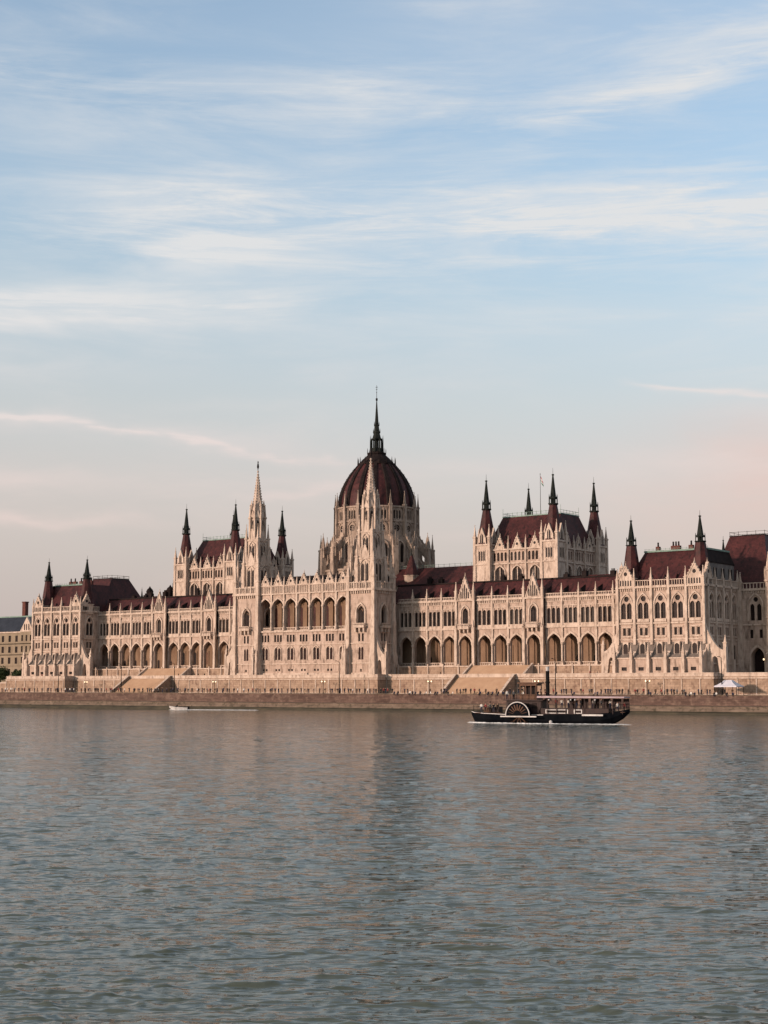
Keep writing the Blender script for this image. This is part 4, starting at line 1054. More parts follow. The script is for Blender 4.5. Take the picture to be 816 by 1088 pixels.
# trees at the left
def tree(x, y, z, h, r, label, seed, cat='tree', nm='dark_tree'):
    rn = random.Random(seed); T = empty(nm, (x, y, z)); tag(T, label, cat)
    t = MB(BARK); t.lathe(0, 0, [(-.3, .4), (h * .5, .22), (h * .7, .1)], 7)
    for k in range(6):
        a = rn.uniform(0, 6.28); t.tube((0, 0, h * .35), (r * .6 * math.cos(a), r * .6 * math.sin(a), h * rn.uniform(.5, .85)), .12, 5, .04)
    t.build('trunk', T)
    c = MB(LEAF); cl = [(rn.uniform(-.6, .6) * r, rn.uniform(-.6, .6) * r, h * rn.uniform(.3, .85), r * rn.uniform(.3, .5)) for _ in range(22)]
    for q in range(3600):
        cx, cy, cz, cr = rn.choice(cl); v = Vector((rn.gauss(0, 1), rn.gauss(0, 1), rn.gauss(0, 1))).normalized() * cr * rn.uniform(.5, 1.1) + Vector((cx, cy, cz))
        u = Vector((rn.gauss(0, 1), rn.gauss(0, 1), rn.gauss(0, 1))).normalized(); w = u.orthogonal().normalized(); s_ = rn.uniform(.14, .3)
        c.face([v + u * s_, v + w * s_ * .7, v - u * s_, v - w * s_ * .7])
    c.build('crown', T)
tree(-138.6, -6, 7.6, 4.6, 2.3, 'dark bushy tree against the ochre building, next to the left pavilion', 1)
tree(-145.5, -8, 7.6, 5.6, 3.6, 'broad dark tree cut off by the left edge of the picture', 2)

# ------------------------------------------------------------------ street lamps, poles, tent
def street_lamp():
    o = empty('street_lamp'); p = MB(IRON); p.lathe(0, 0, [(0, .22), (.5, .2), (.6, .1), (3.6, .06), (3.7, .12), (3.8, .05)], 8)
    p.tube((-.55, 0, 3.5), (.55, 0, 3.5), .04, 5); p.tube((0, 0, 3.0), (.5, 0, 3.5), .03, 4); p.tube((0, 0, 3.0), (-.5, 0, 3.5), .03, 4); p.build('post', o)
    for q in (-.55, .55):
        l = MB(LAMPM); l.lathe(q, 0, [(3.55, .06), (3.62, .13), (3.75, .17), (3.88, .13), (3.95, .04)], 8); l.build('lamp_globe', o)
    return o
sl0 = street_lamp(); lamps = [(-29, 'twin-globe street lamp lit below the left stone tower'), (14, 'twin-globe street lamp lit below the middle of the central block'), (49.5, 'twin-globe street lamp lit left of the right stairway'), (118, 'twin-globe street lamp lit below the right pavilion'), (-90, 'twin-globe street lamp lit beside the left pavilion'), (84, 'twin-globe street lamp lit behind the steamer')]
for i, (x, lab) in enumerate(lamps):
    o = sl0 if i == 0 else copy_tree(sl0); o.location = (x, -20.6 if abs(x) < 32 or abs(x) > 100 else -17.5, 4.3); tag(o, lab, 'street lamp', 'twin street lamps along the quay road')
def mast():
    o = empty('lamp_mast'); p = MB(IRON); p.lathe(0, 0, [(0, .18), (.8, .16), (9.3, .07)], 8); p.tube((0, 0, 9.2), (0, -1.3, 9.5), .05, 5); p.build('pole', o)
    h = MB(IRON); h.box(-.15, .15, -1.9, -1.2, 9.45, 9.6); h.build('lamp_head', o); return o
m0 = mast(); masts = [(-93, 'tall thin lamp mast in front of the far left arcade'), (-41, 'tall thin lamp mast beside the left tower'), (23, 'tall thin lamp mast in front of the right stone tower'), (93, 'tall thin lamp mast behind the steamer stern'), (138.5, 'tall thin lamp mast at the right edge beside the white tent'), (-64, 'tall thin lamp mast at the foot of the left stairway')]
for i, (x, lab) in enumerate(masts):
    o = m0 if i == 0 else copy_tree(m0); o.location = (x, QY(x) + 3.7, 4.3); tag(o, lab, 'lamp mast', 'tall lamp masts along the quay')
tn = empty('event_tent', (139.6, -20.6, 4.3)); tag(tn, 'white pitched event tent on the quay road below the right pavilion corner', 'tent')
c = MB(TENT)
hx, hy = 2.9, 2.2
prof = [(hx, hy, 2.5), (hx * .75, hy * .75, 2.85), (hx * .5, hy * .5, 3.35), (hx * .3, hy * .2, 3.95)]
c.rings([[(-a, -b, z), (a, -b, z), (a, b, z), (-a, b, z)] for a, b, z in [(hx, hy, 2.25)] + prof]); c.build('canopy', tn)
for sx in (-1, 0, 1):
    for sy in (-1, 1): q = MB(IRON); q.box(sx * hx * .97 - .05, sx * hx * .97 + .05, sy * hy * .95 - .05, sy * hy * .95 + .05, 0, 2.3); q.build('pole', tn)

# ------------------------------------------------------------------ people
def figure(pose, top, legs, hair=None):
    """one continuous body grown by the skin modifier; coordinates in metres, faces -Y"""
    J = {'pel': (0, 0, .95), 'bel': (0, 0, 1.1), 'che': (0, 0, 1.32), 'nec': (0, 0, 1.5), 'hed': (0, -.02, 1.6), 'top': (0, -.01, 1.73)}
    if pose == 'sit':
        for k in J: J[k] = (J[k][0], J[k][1] + .05, J[k][2] - .45)
    rr = {'pel': .15, 'bel': .14, 'che': .17, 'nec': .055, 'hed': .095, 'top': .07}
    E = [('pel', 'bel'), ('bel', 'che'), ('che', 'nec'), ('nec', 'hed'), ('hed', 'top')]
    for g, n in ((-1, 'l'), (1, 'r')):
        hz = J['pel'][2]
        if pose == 'sit': L = [(.1 * g, -.05, hz - .02), (.11 * g, -.48, hz + .02), (.11 * g, -.5, hz - .42), (.11 * g, -.62, hz - .46)]
        elif pose == 'walk': L = [(.09 * g, 0, .88), (.1 * g, -.14 * g, .5), (.1 * g, -.22 * g + .06, .08), (.1 * g, -.22 * g - .1, .04)]
        else: L = [(.1 * g, 0, .88), (.12 * g, -.02, .48), (.13 * g, .02, .08), (.13 * g, -.13, .04)]
        for i, (p, r) in enumerate(zip(L, (.1, .07, .05, .04))): J[n + 'l%d' % i] = p; rr[n + 'l%d' % i] = r
        E += [('pel', n + 'l0'), (n + 'l0', n + 'l1'), (n + 'l1', n + 'l2'), (n + 'l2', n + 'l3')]
        cz = J['che'][2]
        A = [(.19 * g, 0, cz + .08), (.25 * g, .02, cz - .18), (.24 * g, -.08, cz - .42), (.23 * g, -.12, cz - .52)]
        if pose == 'lean': A = [(.19 * g, 0, cz + .08), (.27 * g, -.1, cz - .14), (.14 * g, -.32, cz - .22), (.08 * g, -.38, cz - .2)]
        if pose == 'photo': A = [(.19 * g, 0, cz + .08), (.26 * g, -.12, cz - .08), (.12 * g, -.3, cz + .16), (.06 * g, -.34, cz + .24)]
        for i, (p, r) in enumerate(zip(A, (.075, .05, .038, .035))): J[n + 'a%d' % i] = p; rr[n + 'a%d' % i] = r
        E += [('che', n + 'a0'), (n + 'a0', n + 'a1'), (n + 'a1', n + 'a2'), (n + 'a2', n + 'a3')]
    ks = list(J); me = bpy.data.meshes.new('person'); me.from_pydata([J[k] for k in ks], [(ks.index(a), ks.index(b)) for a, b in E], [])
    o = bpy.data.objects.new('person_src', me); COL.objects.link(o)
    sk = o.modifiers.new('s', 'SKIN'); sk.use_smooth_shade = True
    for i, k in enumerate(ks):
        v = me.skin_vertices[0].data[i]; v.radius = (rr[k], rr[k] * (.75 if k in ('pel', 'bel', 'che') else 1)); v.use_root = (k == 'pel')
    o.modifiers.new('u', 'SUBSURF').levels = 1
    dg = bpy.context.evaluated_depsgraph_get(); dg.update()
    m2 = bpy.data.meshes.new_from_object(o.evaluated_get(dg)); bpy.data.objects.remove(o)
    m2.materials.clear()
    for m in (CLOTH[legs], CLOTH[top], SKIN, CLOTH[hair or 'black']): m2.materials.append(m)
    hz = J['pel'][2]; nz = J['nec'][2]
    for p in m2.polygons:
        c = p.center
        if c.z > nz + .15 or (c.z > nz + .04 and c.y > .02): p.material_index = 3
        elif c.z > nz - .02: p.material_index = 2
        elif c.z > hz + .02 or abs(c.x) > .21: p.material_index = 1
        else: p.material_index = 0
    for k in ('la3', 'ra3'):
        q = Vector(J[k])
        for p in m2.polygons:
            if (p.center - q).length < .09: p.material_index = 2
    return m2
specs = [('stand', 'black', 'black'), ('lean', 'navy', 'black'), ('photo', 'black', 'navy'), ('walk', 'brown', 'black'), ('stand', 'white', 'navy'), ('walk', 'red', 'black'), ('stand', 'grey', 'black'), ('lean', 'black', 'tan'), ('sit', 'black', 'navy'), ('sit', 'navy', 'black'), ('sit', 'white', 'black')]
PM = [figure(*s_) for s_ in specs]
poseword = {'stand': 'standing', 'lean': 'leaning', 'photo': 'raising a camera', 'walk': 'walking', 'sit': 'sitting'}
def person(i, loc, rz, label, group, sc=1.):
    o = bpy.data.objects.new('person', PM[i]); COL.objects.link(o); o.location = loc; o.rotation_euler = (0, 0, rz); o.scale = (sc,) * 3
    tag(o, label, 'person', group); return o
rn = random.Random(42)
seg = [(-160, -128, 'left of the left pavilion'), (-128, -101, 'below the left pavilion'), (-101, -50, 'near the left stairway'), (-50, -18, 'below the left stone tower'), (-18, 18, 'below the central loggia'), (18, 50, 'between right tower and stairway'), (50, 76, 'in front of the right stairway'), (76, 101, 'behind the steamer'), (101, 150, 'below the right pavilion')]
def where(x):
    for a, b, t in seg:
        if a <= x < b: return t
    return seg[-1][2]
x = -158.0
while x < 143:
    cl = rn.random()
    n = 1 if cl < .5 else (2 if cl < .8 else 3)
    for k in range(n):
        if x > 147: break
        right = x > 40
        i = rn.choice([0, 0, 1, 1, 2, 2, 6, 7, 3, 5, 0, 1, 2, 4] if not right else [0, 1, 2, 3, 5, 6, 7, 8, 8, 9, 9, 10, 0, 2, 0, 1])
        sit = specs[i][0] == 'sit'
        y = QY(x) + 2.85 if sit else QY(x) + 3.45 + rn.random() * .5
        z = 4.73 - .48 if sit else 4.52
        wd = '%s-topped person %s at the quay parapet %s' % (specs[i][1], poseword[specs[i][0]], where(x))
        person(i, (x, y, z), rn.uniform(-.7, .7), wd, wd.replace('person', 'people'), rn.uniform(.95, 1.08))
        x += rn.uniform(.55, .9)
    x += rn.uniform(.4, 1.5) if x < 40 else rn.uniform(.2, 1.1)
for k in range(18):     # people on the terrace and roadside
    x = rn.uniform(-125, 125); i = rn.choice([0, 3, 5, 6]); y = -15.4 if abs(x) < 31 or abs(x) > 101 else -11.3
    wd = '%s-topped person %s behind terrace parapet %s' % (specs[i][1], poseword[specs[i][0]], where(x))
    if not (54 < abs(x) < 76): person(i, (x, y, T0), rn.uniform(0, 6), wd, wd.replace('person', 'people'))

# ------------------------------------------------------------------ boats
def xf_obj(mb, nm, parent): return mb.build(nm, parent)
def paddle_steamer():
    L = 33.0
    B = empty('paddle_steamer'); 
    st = [(-16.6, .05, 1.55, 2.3), (-15.6, .9, .1, 2.15), (-13, 1.9, -.5, 2.0), (-8, 2.6, -.7, 1.85), (0, 2.9, -.7, 1.8), (8, 2.8, -.7, 1.85), (11.5, 2.5, -.5, 2.0), (13.5, 2.1, .15, 2.2), (15.2, 1.5, 1.0, 2.5), (16.6, .8, 2.1, 2.8)]
    h = MB(HULL, WHITE)
    rings = []
    for x, b, zb, zt in st: rings.append([(x, -b, zt), (x, -b * .96, (zt + zb) / 2), (x, -b * .6, zb), (x, b * .6, zb), (x, b * .96, (zt + zb) / 2), (x, b, zt)])
    h.rings(rings); h.build('hull', B)
    for g in (-1, 1):
      s_ = MB(WHITE)
      for (x, b, zb, zt), (x2, b2, zb2, zt2) in zip(st[:4], st[1:5]):
        s_.face([(x, g * (b + .03), zt - .2), (x2, g * (b2 + .03), zt2 - .2), (x2, g * (b2 + .03), zt2 - .08), (x, g * (b + .03), zt - .08)])
      s_.build('white_stripe', B); s_ = MB(WHITE); s_.box(8.0, 12.3, g * 2.86 - .05, g * 2.86 + .05, 1.55, 1.85); s_.build('name_board', B)
    ca = MB(CABIN, GLASS, WHITE); ca.box(-1.5, 13.2, -2.1, 2.1, 1.8, 2.9); ca.box(-8.2, -.6, -1.9, 1.9, 1.8, 4.3)
    ca.use(1)
    for g in (-1, 1):
        for x0, x1 in ((.2, 4.9), (6.1, 7.8)):
            ca.use(2); ca.box(x0, x1, g * 2.13 - .04, g * 2.13 + .04, 1.95, 2.7); ca.use(1); ca.box(x0 + .2, x1 - .2, g * 2.16 - .04, g * 2.16 + .04, 2.1, 2.55)
        for k in range(4): ca.use(1); ca.box(-7.8 + k * 1.7, -6.8 + k * 1.7, g * 1.93 - .03, g * 1.93 + .03, 2.9, 3.9)
    ca.build('cabin', B)
    for g in (-1, 1):
        pb = MB(HULL, WHITE, WOOD); cx, r = -4.9, 2.4; n = 18
        pts = [(cx + r * math.cos(math.pi * i / n), 1.55 + r * math.sin(math.pi * i / n)) for i in range(n + 1)]
        y0, y1 = sorted((g * 2.5, g * 4.3))
        Fy = Fr((0, 0), (1, 0), (0, 1)); Fy.prism(pb, pts, y0, y1)
        pb.use(1)
        yo = g * 4.33
        for i in range(n):
            a0, a1 = math.pi * i / n, math.pi * (i + 1) / n
            for ra, rb in ((r + .02, r + .19),):
                Fy.prism(pb, [(cx + ra * math.cos(a0), 1.55 + ra * math.sin(a0)), (cx + rb * math.cos(a0), 1.55 + rb * math.sin(a0)), (cx + rb * math.cos(a1), 1.55 + rb * math.sin(a1)), (cx + ra * math.cos(a1), 1.55 + ra * math.sin(a1))], min(yo, yo - g * .12), max(yo, yo - g * .12))
        pb.use(2)
        for i in range(1, 10):
            a = math.pi * i / 10; Fy.prism(pb, [(cx + .9 * math.cos(a) - .09, 1.6 + .9 * math.sin(a)), (cx + .9 * math.cos(a) + .09, 1.6 + .9 * math.sin(a)), (cx + 2.05 * math.cos(a) + .12, 1.55 + 2.05 * math.sin(a)), (cx + 2.05 * math.cos(a) - .12, 1.55 + 2.05 * math.sin(a))], min(yo, yo + g * .05), max(yo, yo + g * .05))
        pb.use(1); pb.box(cx - 3.6, cx + 4.0, yo - .1, yo + .1, 1.25, 1.48); pb.build('paddle_box', B)
        pw = MB(WOOD); 
        for i in range(10):
            a = 2 * math.pi * i / 10; pw.tube((cx, g * 3.4, 1.35), (cx + 2.1 * math.cos(a), g * 3.4, 1.35 + 2.1 * math.sin(a)), .07, 4)
            ca_, sa_ = math.cos(a), math.sin(a); pw.hexa([(cx + 1.6 * ca_, g * 3.4 - .8, 1.35 + 1.6 * sa_), (cx + 2.15 * ca_, g * 3.4 - .8, 1.35 + 2.15 * sa_), (cx + 2.15 * ca_ - .05 * sa_, g * 3.4 - .8, 1.35 + 2.15 * sa_ + .05 * ca_), (cx + 1.6 * ca_ - .05 * sa_, g * 3.4 - .8, 1.35 + 1.6 * sa_ + .05 * ca_),
                (cx + 1.6 * ca_, g * 3.4 + .8, 1.35 + 1.6 * sa_), (cx + 2.15 * ca_, g * 3.4 + .8, 1.35 + 2.15 * sa_), (cx + 2.15 * ca_ - .05 * sa_, g * 3.4 + .8, 1.35 + 2.15 * sa_ + .05 * ca_), (cx + 1.6 * ca_ - .05 * sa_, g * 3.4 + .8, 1.35 + 1.6 * sa_ + .05 * ca_)])
        pw.build('paddle_wheel', B)
    dk = MB(CABIN, WOOD); dk.box(-8.6, -.2, -2.6, 2.6, 4.3, 4.5); dk.build('upper_deck', B)
    wh = MB(WOOD, GLASS, CABIN); wh.box(-5.5, -1.9, -1.5, 1.5, 4.5, 5.5)
    for x in (-5.4, -4.23, -3.1, -2.0):
        for g in (-1, 1): wh.box(x - .08, x + .08, g * 1.45 - .06, g * 1.45 + .06, 5.5, 7.5)
    wh.box(-5.48, -5.32, -1.5, 1.5, 6.9, 7.5); wh.box(-5.9, -1.5, -1.8, 1.8, 7.5, 7.75); wh.box(-5.5, -1.9, -1.5, 1.5, 7.1, 7.5)
    wh.use(1); wh.box(-5.1, -2.3, -.05, .05, 5.5, 7.1); wh.build('wheelhouse', B)
    fu = MB(IRON, WHITE); fu.lathe(-.1, 0, [(4.3, .5), (4.9, .5), (4.9, .4), (7.6, .38), (7.6, .48), (7.9, .48), (7.9, .38), (9.9, .37)], 12); fu.use(1); fu.lathe(-.1, 0, [(9.9, .32), (10.5, .34), (10.55, .4), (10.7, .4)], 12); fu.build('funnel', B)
    aw = MB(AWN); aw.hexa([(-1.4, -2.7, 4.85), (16.3, -2.0, 4.85), (16.3, 2.0, 4.85), (-1.4, 2.7, 4.85), (-1.4, -2.5, 5.2), (16.3, -1.8, 5.1), (16.3, 1.8, 5.1), (-1.4, 2.5, 5.2)]); aw.build('awning', B)
    ps = MB(CABIN)
    for k in range(10):
        x = -1.2 + k * 1.9
        for g in (-1, 1): ps.box(x - .06, x + .06, g * (2.5 - k * .07) - .05, g * (2.5 - k * .07) + .05, 1.9, 4.8)
    ps.build('awning_post', B)
    cu = MB(CABIN); 
    for x0, x1 in ((3.6, 5.4), (6, 7.8), (8.3, 10.1), (10.6, 12.4), (12.9, 14.6), (15, 16.2)):
        for g in (-1,): cu.box(x0, x1, 1.6, 1.7, 2.9, 4.7)
    cu.build('windbreak', B)
    rl = MB(IRON)
    rail(rl, [(-15.8, -.9, 2.2), (-13, -1.8, 2.05), (-10, -2.3, 1.95)], 1.0, 1.0, .04); rail(rl, [(-15.8, .9, 2.2), (-13, 1.8, 2.05), (-10, 2.3, 1.95)], 1.0, 1.0, .04)
    rail(rl, [(13.2, -2.1, 2.4), (16.5, -.8, 2.8), (16.5, .8, 2.8), (13.2, 2.1, 2.4)], 1.0, 1.0, .04)
    rail(rl, [(-8.4, -2.5, 4.5), (-.4, -2.5, 4.5)], .9, 1.2, .04); rail(rl, [(-8.4, 2.5, 4.5), (-.4, 2.5, 4.5)], .9, 1.2, .04)
    rl.tube((-12.5, 0, 2.0), (-12.5, 0, 4.2), .06, 6); rl.build('railing', B)
    ds = MB(WOOD); ds.box(-15.2, -9.6, -1.6, 1.6, 1.9, 1.98); ds.box(13, 16.2, -1.4, 1.4, 2.2, 2.3); ds.build('deck', B)
    bx = MB(WOOD, CABIN); bx.box(-13.6, -12.2, -.7, .7, 2.0, 2.9); bx.use(1); bx.box(-11.6, -10.2, -1, 1, 2.0, 3.1); bx.build('deck_locker', B)
    lf = MB(WHITE)
    for x in (1.2, 5.7, 6.6, 10.7): lf.lathe(x, -2.75, [(4.35, .05), (4.4, .16), (4.62, .16), (4.67, .05)], 6)
    lf.build('deck_lamp', B)
    fd = MB(WHITE); fd.lathe(1.6, -3.0, [(.0, .1), (.15, .33), (.55, .33), (.7, .1)], 8); fd.build('fender', B)
    return B
PSB = paddle_steamer()
bow = Vector((134.2, -124.3, 0)); stern_dir = Vector((30.6, 6.0, 0)).normalized()
ang = math.atan2(stern_dir.y, stern_dir.x)
cen = bow + stern_dir * 15.6
PSB.location = cen; PSB.rotation_euler = (0, 0, ang); PSB.scale = (.917, .97, .97)
tag(PSB, 'black paddle steamer with white-edged paddle box, wooden wheelhouse, slim funnel and long awning', 'paddle steamer')
Mx = Matrix.Translation(cen) @ Matrix.Rotation(ang, 4, 'Z') @ Matrix.Diagonal((.917, .97, .97, 1))
rn = random.Random(3)
spots = [(-14.2, -.6, 2.0, 'on the steamer bow'), (-13.0, -1.2, 2.0, 'on the steamer bow'), (-12.0, -1.3, 2.0, 'on the steamer bow'), (-11.2, -1.4, 2.0, 'on the steamer bow'), (-10.3, -1.5, 2.0, 'on the steamer bow'), (-8.0, -2.0, 4.5, 'on the steamer upper deck'), (-6.6, -1.9, 4.5, 'on the steamer upper deck'), (-1.5, -1.9, 4.5, 'on the steamer upper deck'), (-.9, 1.2, 4.5, 'on the steamer upper deck'), (-1.2, -.6, 4.5, 'on the steamer upper deck')]
spots += [(x_, rn.uniform(-1.9, 1.5), 2.9, 'under the steamer awning') for x_ in (.4, 1.7, 3.1, 4.2, 5.6, 6.6, 7.5, 9.0, 9.9, 11.4, 12.4)] + [(14.6, -.8, 2.3, 'at the steamer stern'), (15.6, .2, 2.3, 'at the steamer stern')]
for k, (x_, y_, z_, t) in enumerate(spots):
    i = rn.choice([0, 2, 4, 4, 5, 6, 3]); p = Mx @ Vector((x_, y_, z_))
    wd = 'tiny %s-topped passenger %s %s' % (specs[i][1], poseword[specs[i][0]], t)
    person(i, p, ang + rn.uniform(-1, 1), wd, wd.replace('passenger', 'passengers'))

# speedboat
SB = empty('speedboat', (-12.9, -52.0, 0), math.atan2(.6, .8) * .75); tag(SB, 'small white speedboat throwing a long wake near the left stairway', 'speedboat')
h = MB(WHITE, HULL)
h.rings([[(x_, -b, zt), (x_, -b * .7, zb), (x_, b * .7, zb), (x_, b, zt)] for x_, b, zb, zt in ((-2.9, .06, .75, 1.2), (-2.2, .6, .3, 1.05), (-1, .95, -.1, .9), (1.2, 1.0, -.2, .8), (2.6, .9, -.2, .75))]); h.build('hull', SB)
w_ = MB(GLASS, IRON); w_.hexa([(-.9, -.7, .85), (-.8, -.7, .85), (-.8, .7, .85), (-.9, .7, .85), (-.55, -.6, 1.4), (-.5, -.6, 1.4), (-.5, .6, 1.4), (-.55, .6, 1.4)]); w_.build('windscreen', SB)
e_ = MB(IRON); e_.box(2.55, 2.95, -.25, .25, 0, 1.1); e_.build('outboard_motor', SB)
st_ = MB(CABIN); st_.box(.1, .7, -.6, .6, .6, 1.0); st_.box(1.4, 1.9, -.7, .7, .6, 1.0); st_.build('seat', SB)
person(9, (-12.5, -51.7, .05), R(-60), 'dark-dressed person sitting at the helm of the white speedboat', None)

# foam: irregular low clumps and streaks on the water
def foam(name, path, w0, w1, n, seed, label, zlift=.05):
    rn = random.Random(seed); mb = MB(FOAM)
    for k in range(n):
        t = rn.random() ** .8; i = min(int(t * (len(path) - 1)), len(path) - 2); f = t * (len(path) - 1) - i
        a, b = Vector(path[i]), Vector(path[i + 1]); p = a.lerp(b, f); d = (b - a).normalized(); nr = Vector((-d.y, d.x, 0)); w = w0 + (w1 - w0) * t
        c_ = p + nr * rn.gauss(0, w * .4) + Vector((0, 0, zlift)); l = rn.uniform(.25, 1.1); s_ = rn.uniform(.06, .25)
        m = 7; ring = [c_ + d * l * math.cos(6.283 * j / m) * rn.uniform(.7, 1.2) + nr * s_ * math.sin(6.283 * j / m) * rn.uniform(.6, 1.3) for j in range(m)]
        top = c_ + Vector((0, 0, rn.uniform(.06, .2) * (1 - .5 * t)))
        mb.mesh([tuple(q) for q in ring] + [tuple(top)], [(j, (j + 1) % m, m) for j in range(m)])
    tag(mb.build(name), label, 'foam', kind='stuff')
d_ = Vector((math.cos(SB.rotation_euler.z), math.sin(SB.rotation_euler.z), 0)); p0 = Vector((-12.9, -52.0, 0))
foam('wake_foam', [tuple(p0 - d_ * 2.6), tuple(p0 + d_ * 4), tuple(p0 + d_ * 14 + Vector((.4, -.5, 0))), tuple(p0 + d_ * 22 + Vector((1, -1, 0)))], 1.1, 1.6, 420, 1, 'white wake foam trailing right of the speedboat')
pw_ = [tuple(Mx @ Vector(q)) for q in ((-17.2, -.2, 0), (-14, -2.4, 0), (-8, -3.6, 0), (-2, -4.8, 0), (6, -4.4, 0), (13, -3.4, 0), (17, -2.8, 0))]
foam('bow_foam', pw_, .35, .9, 420, 2, 'white foam streaks along the waterline of the steamer')

# ------------------------------------------------------------------ water: real waves on a grid that is finer near the viewer
CX, CY, TH, HC = 295.44, -365.46, .645, 7.0
def waves(X, Y, dist):
    rg = np.random.RandomState(11)
    Xw = X + .9 * np.sin(X * .21 + Y * .13 + 1.3) + .5 * np.sin(Y * .43 - X * .29) + 2. * np.sin(X * .04); Yw = Y + .9 * np.sin(Y * .19 - X * .11) + .5 * np.sin(X * .37 + Y * .27)
    wd = TH + R(90)
    def group(n, l0, l1, spread):
        o = np.zeros_like(X)
        for i in range(n):
            lam = math.exp(rg.uniform(math.log(l0), math.log(l1))); a = wd + rg.normal(0, spread); k = 2 * math.pi / lam
            o += np.sin(k * (Xw * math.cos(a) + Yw * math.sin(a)) + rg.uniform(0, 6.28)) * np.clip(1.7 - dist / (lam * 150), 0, 1)
        return o / math.sqrt(n / 2)
    gust = .75 + .3 * np.sin(X * .05 + Y * .031) * np.sin(Y * .043 - X * .02 + 1)
    big = group(14, 3.5, 9, .6) * .022
    g1 = group(40, .8, 2.9, .6); g2 = group(30, .32, .85, .75)
    return big + gust * (.0165 * (np.exp(np.clip(.85 * g1, -4, 1.75)) - 1) / .85 + .0072 * (np.exp(np.clip(.9 * g2, -4, 1.7)) - 1) / .9)
fw = (-math.sin(TH), math.cos(TH)); rt = (math.cos(TH), math.sin(TH))
dd = [22.0]
while dd[-1] < 430: dd.append(dd[-1] + max(.085, .000045 * dd[-1] ** 2 + .0012 * dd[-1]))
dd = np.array(dd); na = 860; tt = np.linspace(-.36, .36, na)
D_, T_ = np.meshgrid(dd, tt, indexing='ij'); LAT = D_ * T_
Xg = CX + fw[0] * D_ + rt[0] * LAT; Yg = CY + fw[1] * D_ + rt[1] * LAT
Zg = waves(Xg, Yg, D_)
edge = np.clip((D_ - 22) / 10, 0, 1) * np.clip((.36 - np.abs(T_)) / .02, 0, 1); Zg = Zg * edge + .012
keep = Yg < (QY(0) + .02 * Xg + .6)
V = np.stack([Xg.ravel(), Yg.ravel(), Zg.ravel()], 1).astype(np.float32)
nd = len(dd); idx = np.arange(nd * na).reshape(nd, na)
q = np.stack([idx[:-1, :-1], idx[:-1, 1:], idx[1:, 1:], idx[1:, :-1]], -1); kq = keep[:-1, :-1] & keep[1:, 1:] & keep[1:, :-1] & keep[:-1, 1:]
q = q[kq]
me = bpy.data.meshes.new('river'); me.vertices.add(len(V)); me.vertices.foreach_set('co', V.ravel())
me.loops.add(q.size); me.loops.foreach_set('vertex_index', q.ravel().astype(np.int32)); me.polygons.add(len(q)); me.polygons.foreach_set('loop_start', (np.arange(len(q)) * 4).astype(np.int32))
me.update(calc_edges=True); me.polygons.foreach_set('use_smooth', np.ones(len(q), bool))
WAT, nt, b = new_mat('river_water', .10, .5)
b.inputs['IOR'].default_value = 1.33; b.inputs['Base Color'].default_value = (.068, .080, .060, 1)
N = nt.nodes; L = nt.links
geo = N.new('ShaderNodeNewGeometry')
rot_ = N.new('ShaderNodeMapping'); rot_.inputs['Rotation'].default_value = (0, 0, -TH); L.new(geo.outputs['Position'], rot_.inputs[0])
def nz(scale, mapsc, rot, detail, rough=.6, dist=0.):
    mp = N.new('ShaderNodeMapping'); mp.inputs['Scale'].default_value = mapsc; mp.inputs['Rotation'].default_value = (0, 0, rot); L.new(rot_.outputs[0], mp.inputs[0])
    t = N.new('ShaderNodeTexNoise'); t.inputs['Scale'].default_value = scale; t.inputs['Detail'].default_value = detail; t.inputs['Roughness'].default_value = rough; t.inputs['Distortion'].default_value = dist; L.new(mp.outputs[0], t.inputs['Vector']); return t
n1 = nz(2.6, (.55, 1.5, 1), R(6), 2, .55, .4); n2 = nz(.8, (.5, 1.5, 1), R(-7), 2, .5, .3)
bp = N.new('ShaderNodeBump'); bp.inputs['Distance'].default_value = .03; bp.inputs['Strength'].default_value = 1.; L.new(n1.outputs['Fac'], bp.inputs['Height'])
bp2 = N.new('ShaderNodeBump'); bp2.inputs['Distance'].default_value = .26; bp2.inputs['Strength'].default_value = 1.; L.new(n2.outputs['Fac'], bp2.inputs['Height']); L.new(bp2.outputs[0], bp.inputs['Normal'])
L.new(bp.outputs[0], b.inputs['Normal'])
me.materials.append(WAT)
ro = bpy.data.objects.new('river', me); COL.objects.link(ro); tag(ro, kind='structure')
wf = MB(WAT); wf.face([(-6000, -6000, -.35), (6000, -6000, -.35), (6000, 1, -.35), (-6000, 1, -.35)]); tag(wf.build('river_far'), kind='structure')

# ------------------------------------------------------------------ light, sky
AZ, EL = R(180 + 24), R(9)     # compass-like azimuth measured from +Y clockwise
sd = Vector((math.sin(AZ) * math.cos(EL), math.cos(AZ) * math.cos(EL), math.sin(EL)))
sun = bpy.data.lights.new('sun', 'SUN'); sun.energy = 2.4; sun.angle = R(3); sun.color = (1, .755, .62)
so = bpy.data.objects.new('sun', sun); COL.objects.link(so); so.rotation_euler = (-sd).to_track_quat('-Z', 'Y').to_euler()
W = bpy.data.worlds.new('World'); S.world = W; W.use_nodes = True
nt = W.node_tree; N = nt.nodes; L = nt.links; bg = N['Background']
sky = N.new('ShaderNodeTexSky'); sky.sky_type = 'NISHITA'; sky.sun_disc = False; sky.sun_elevation = EL; sky.sun_rotation = AZ; sky.air_density = 1.0; sky.dust_density = 1.5; sky.ozone_density = 1.5
bg.inputs['Strength'].default_value = .15
tc = N.new('ShaderNodeTexCoord'); sep = N.new('ShaderNodeSeparateXYZ'); L.new(tc.outputs['Generated'], sep.inputs[0])
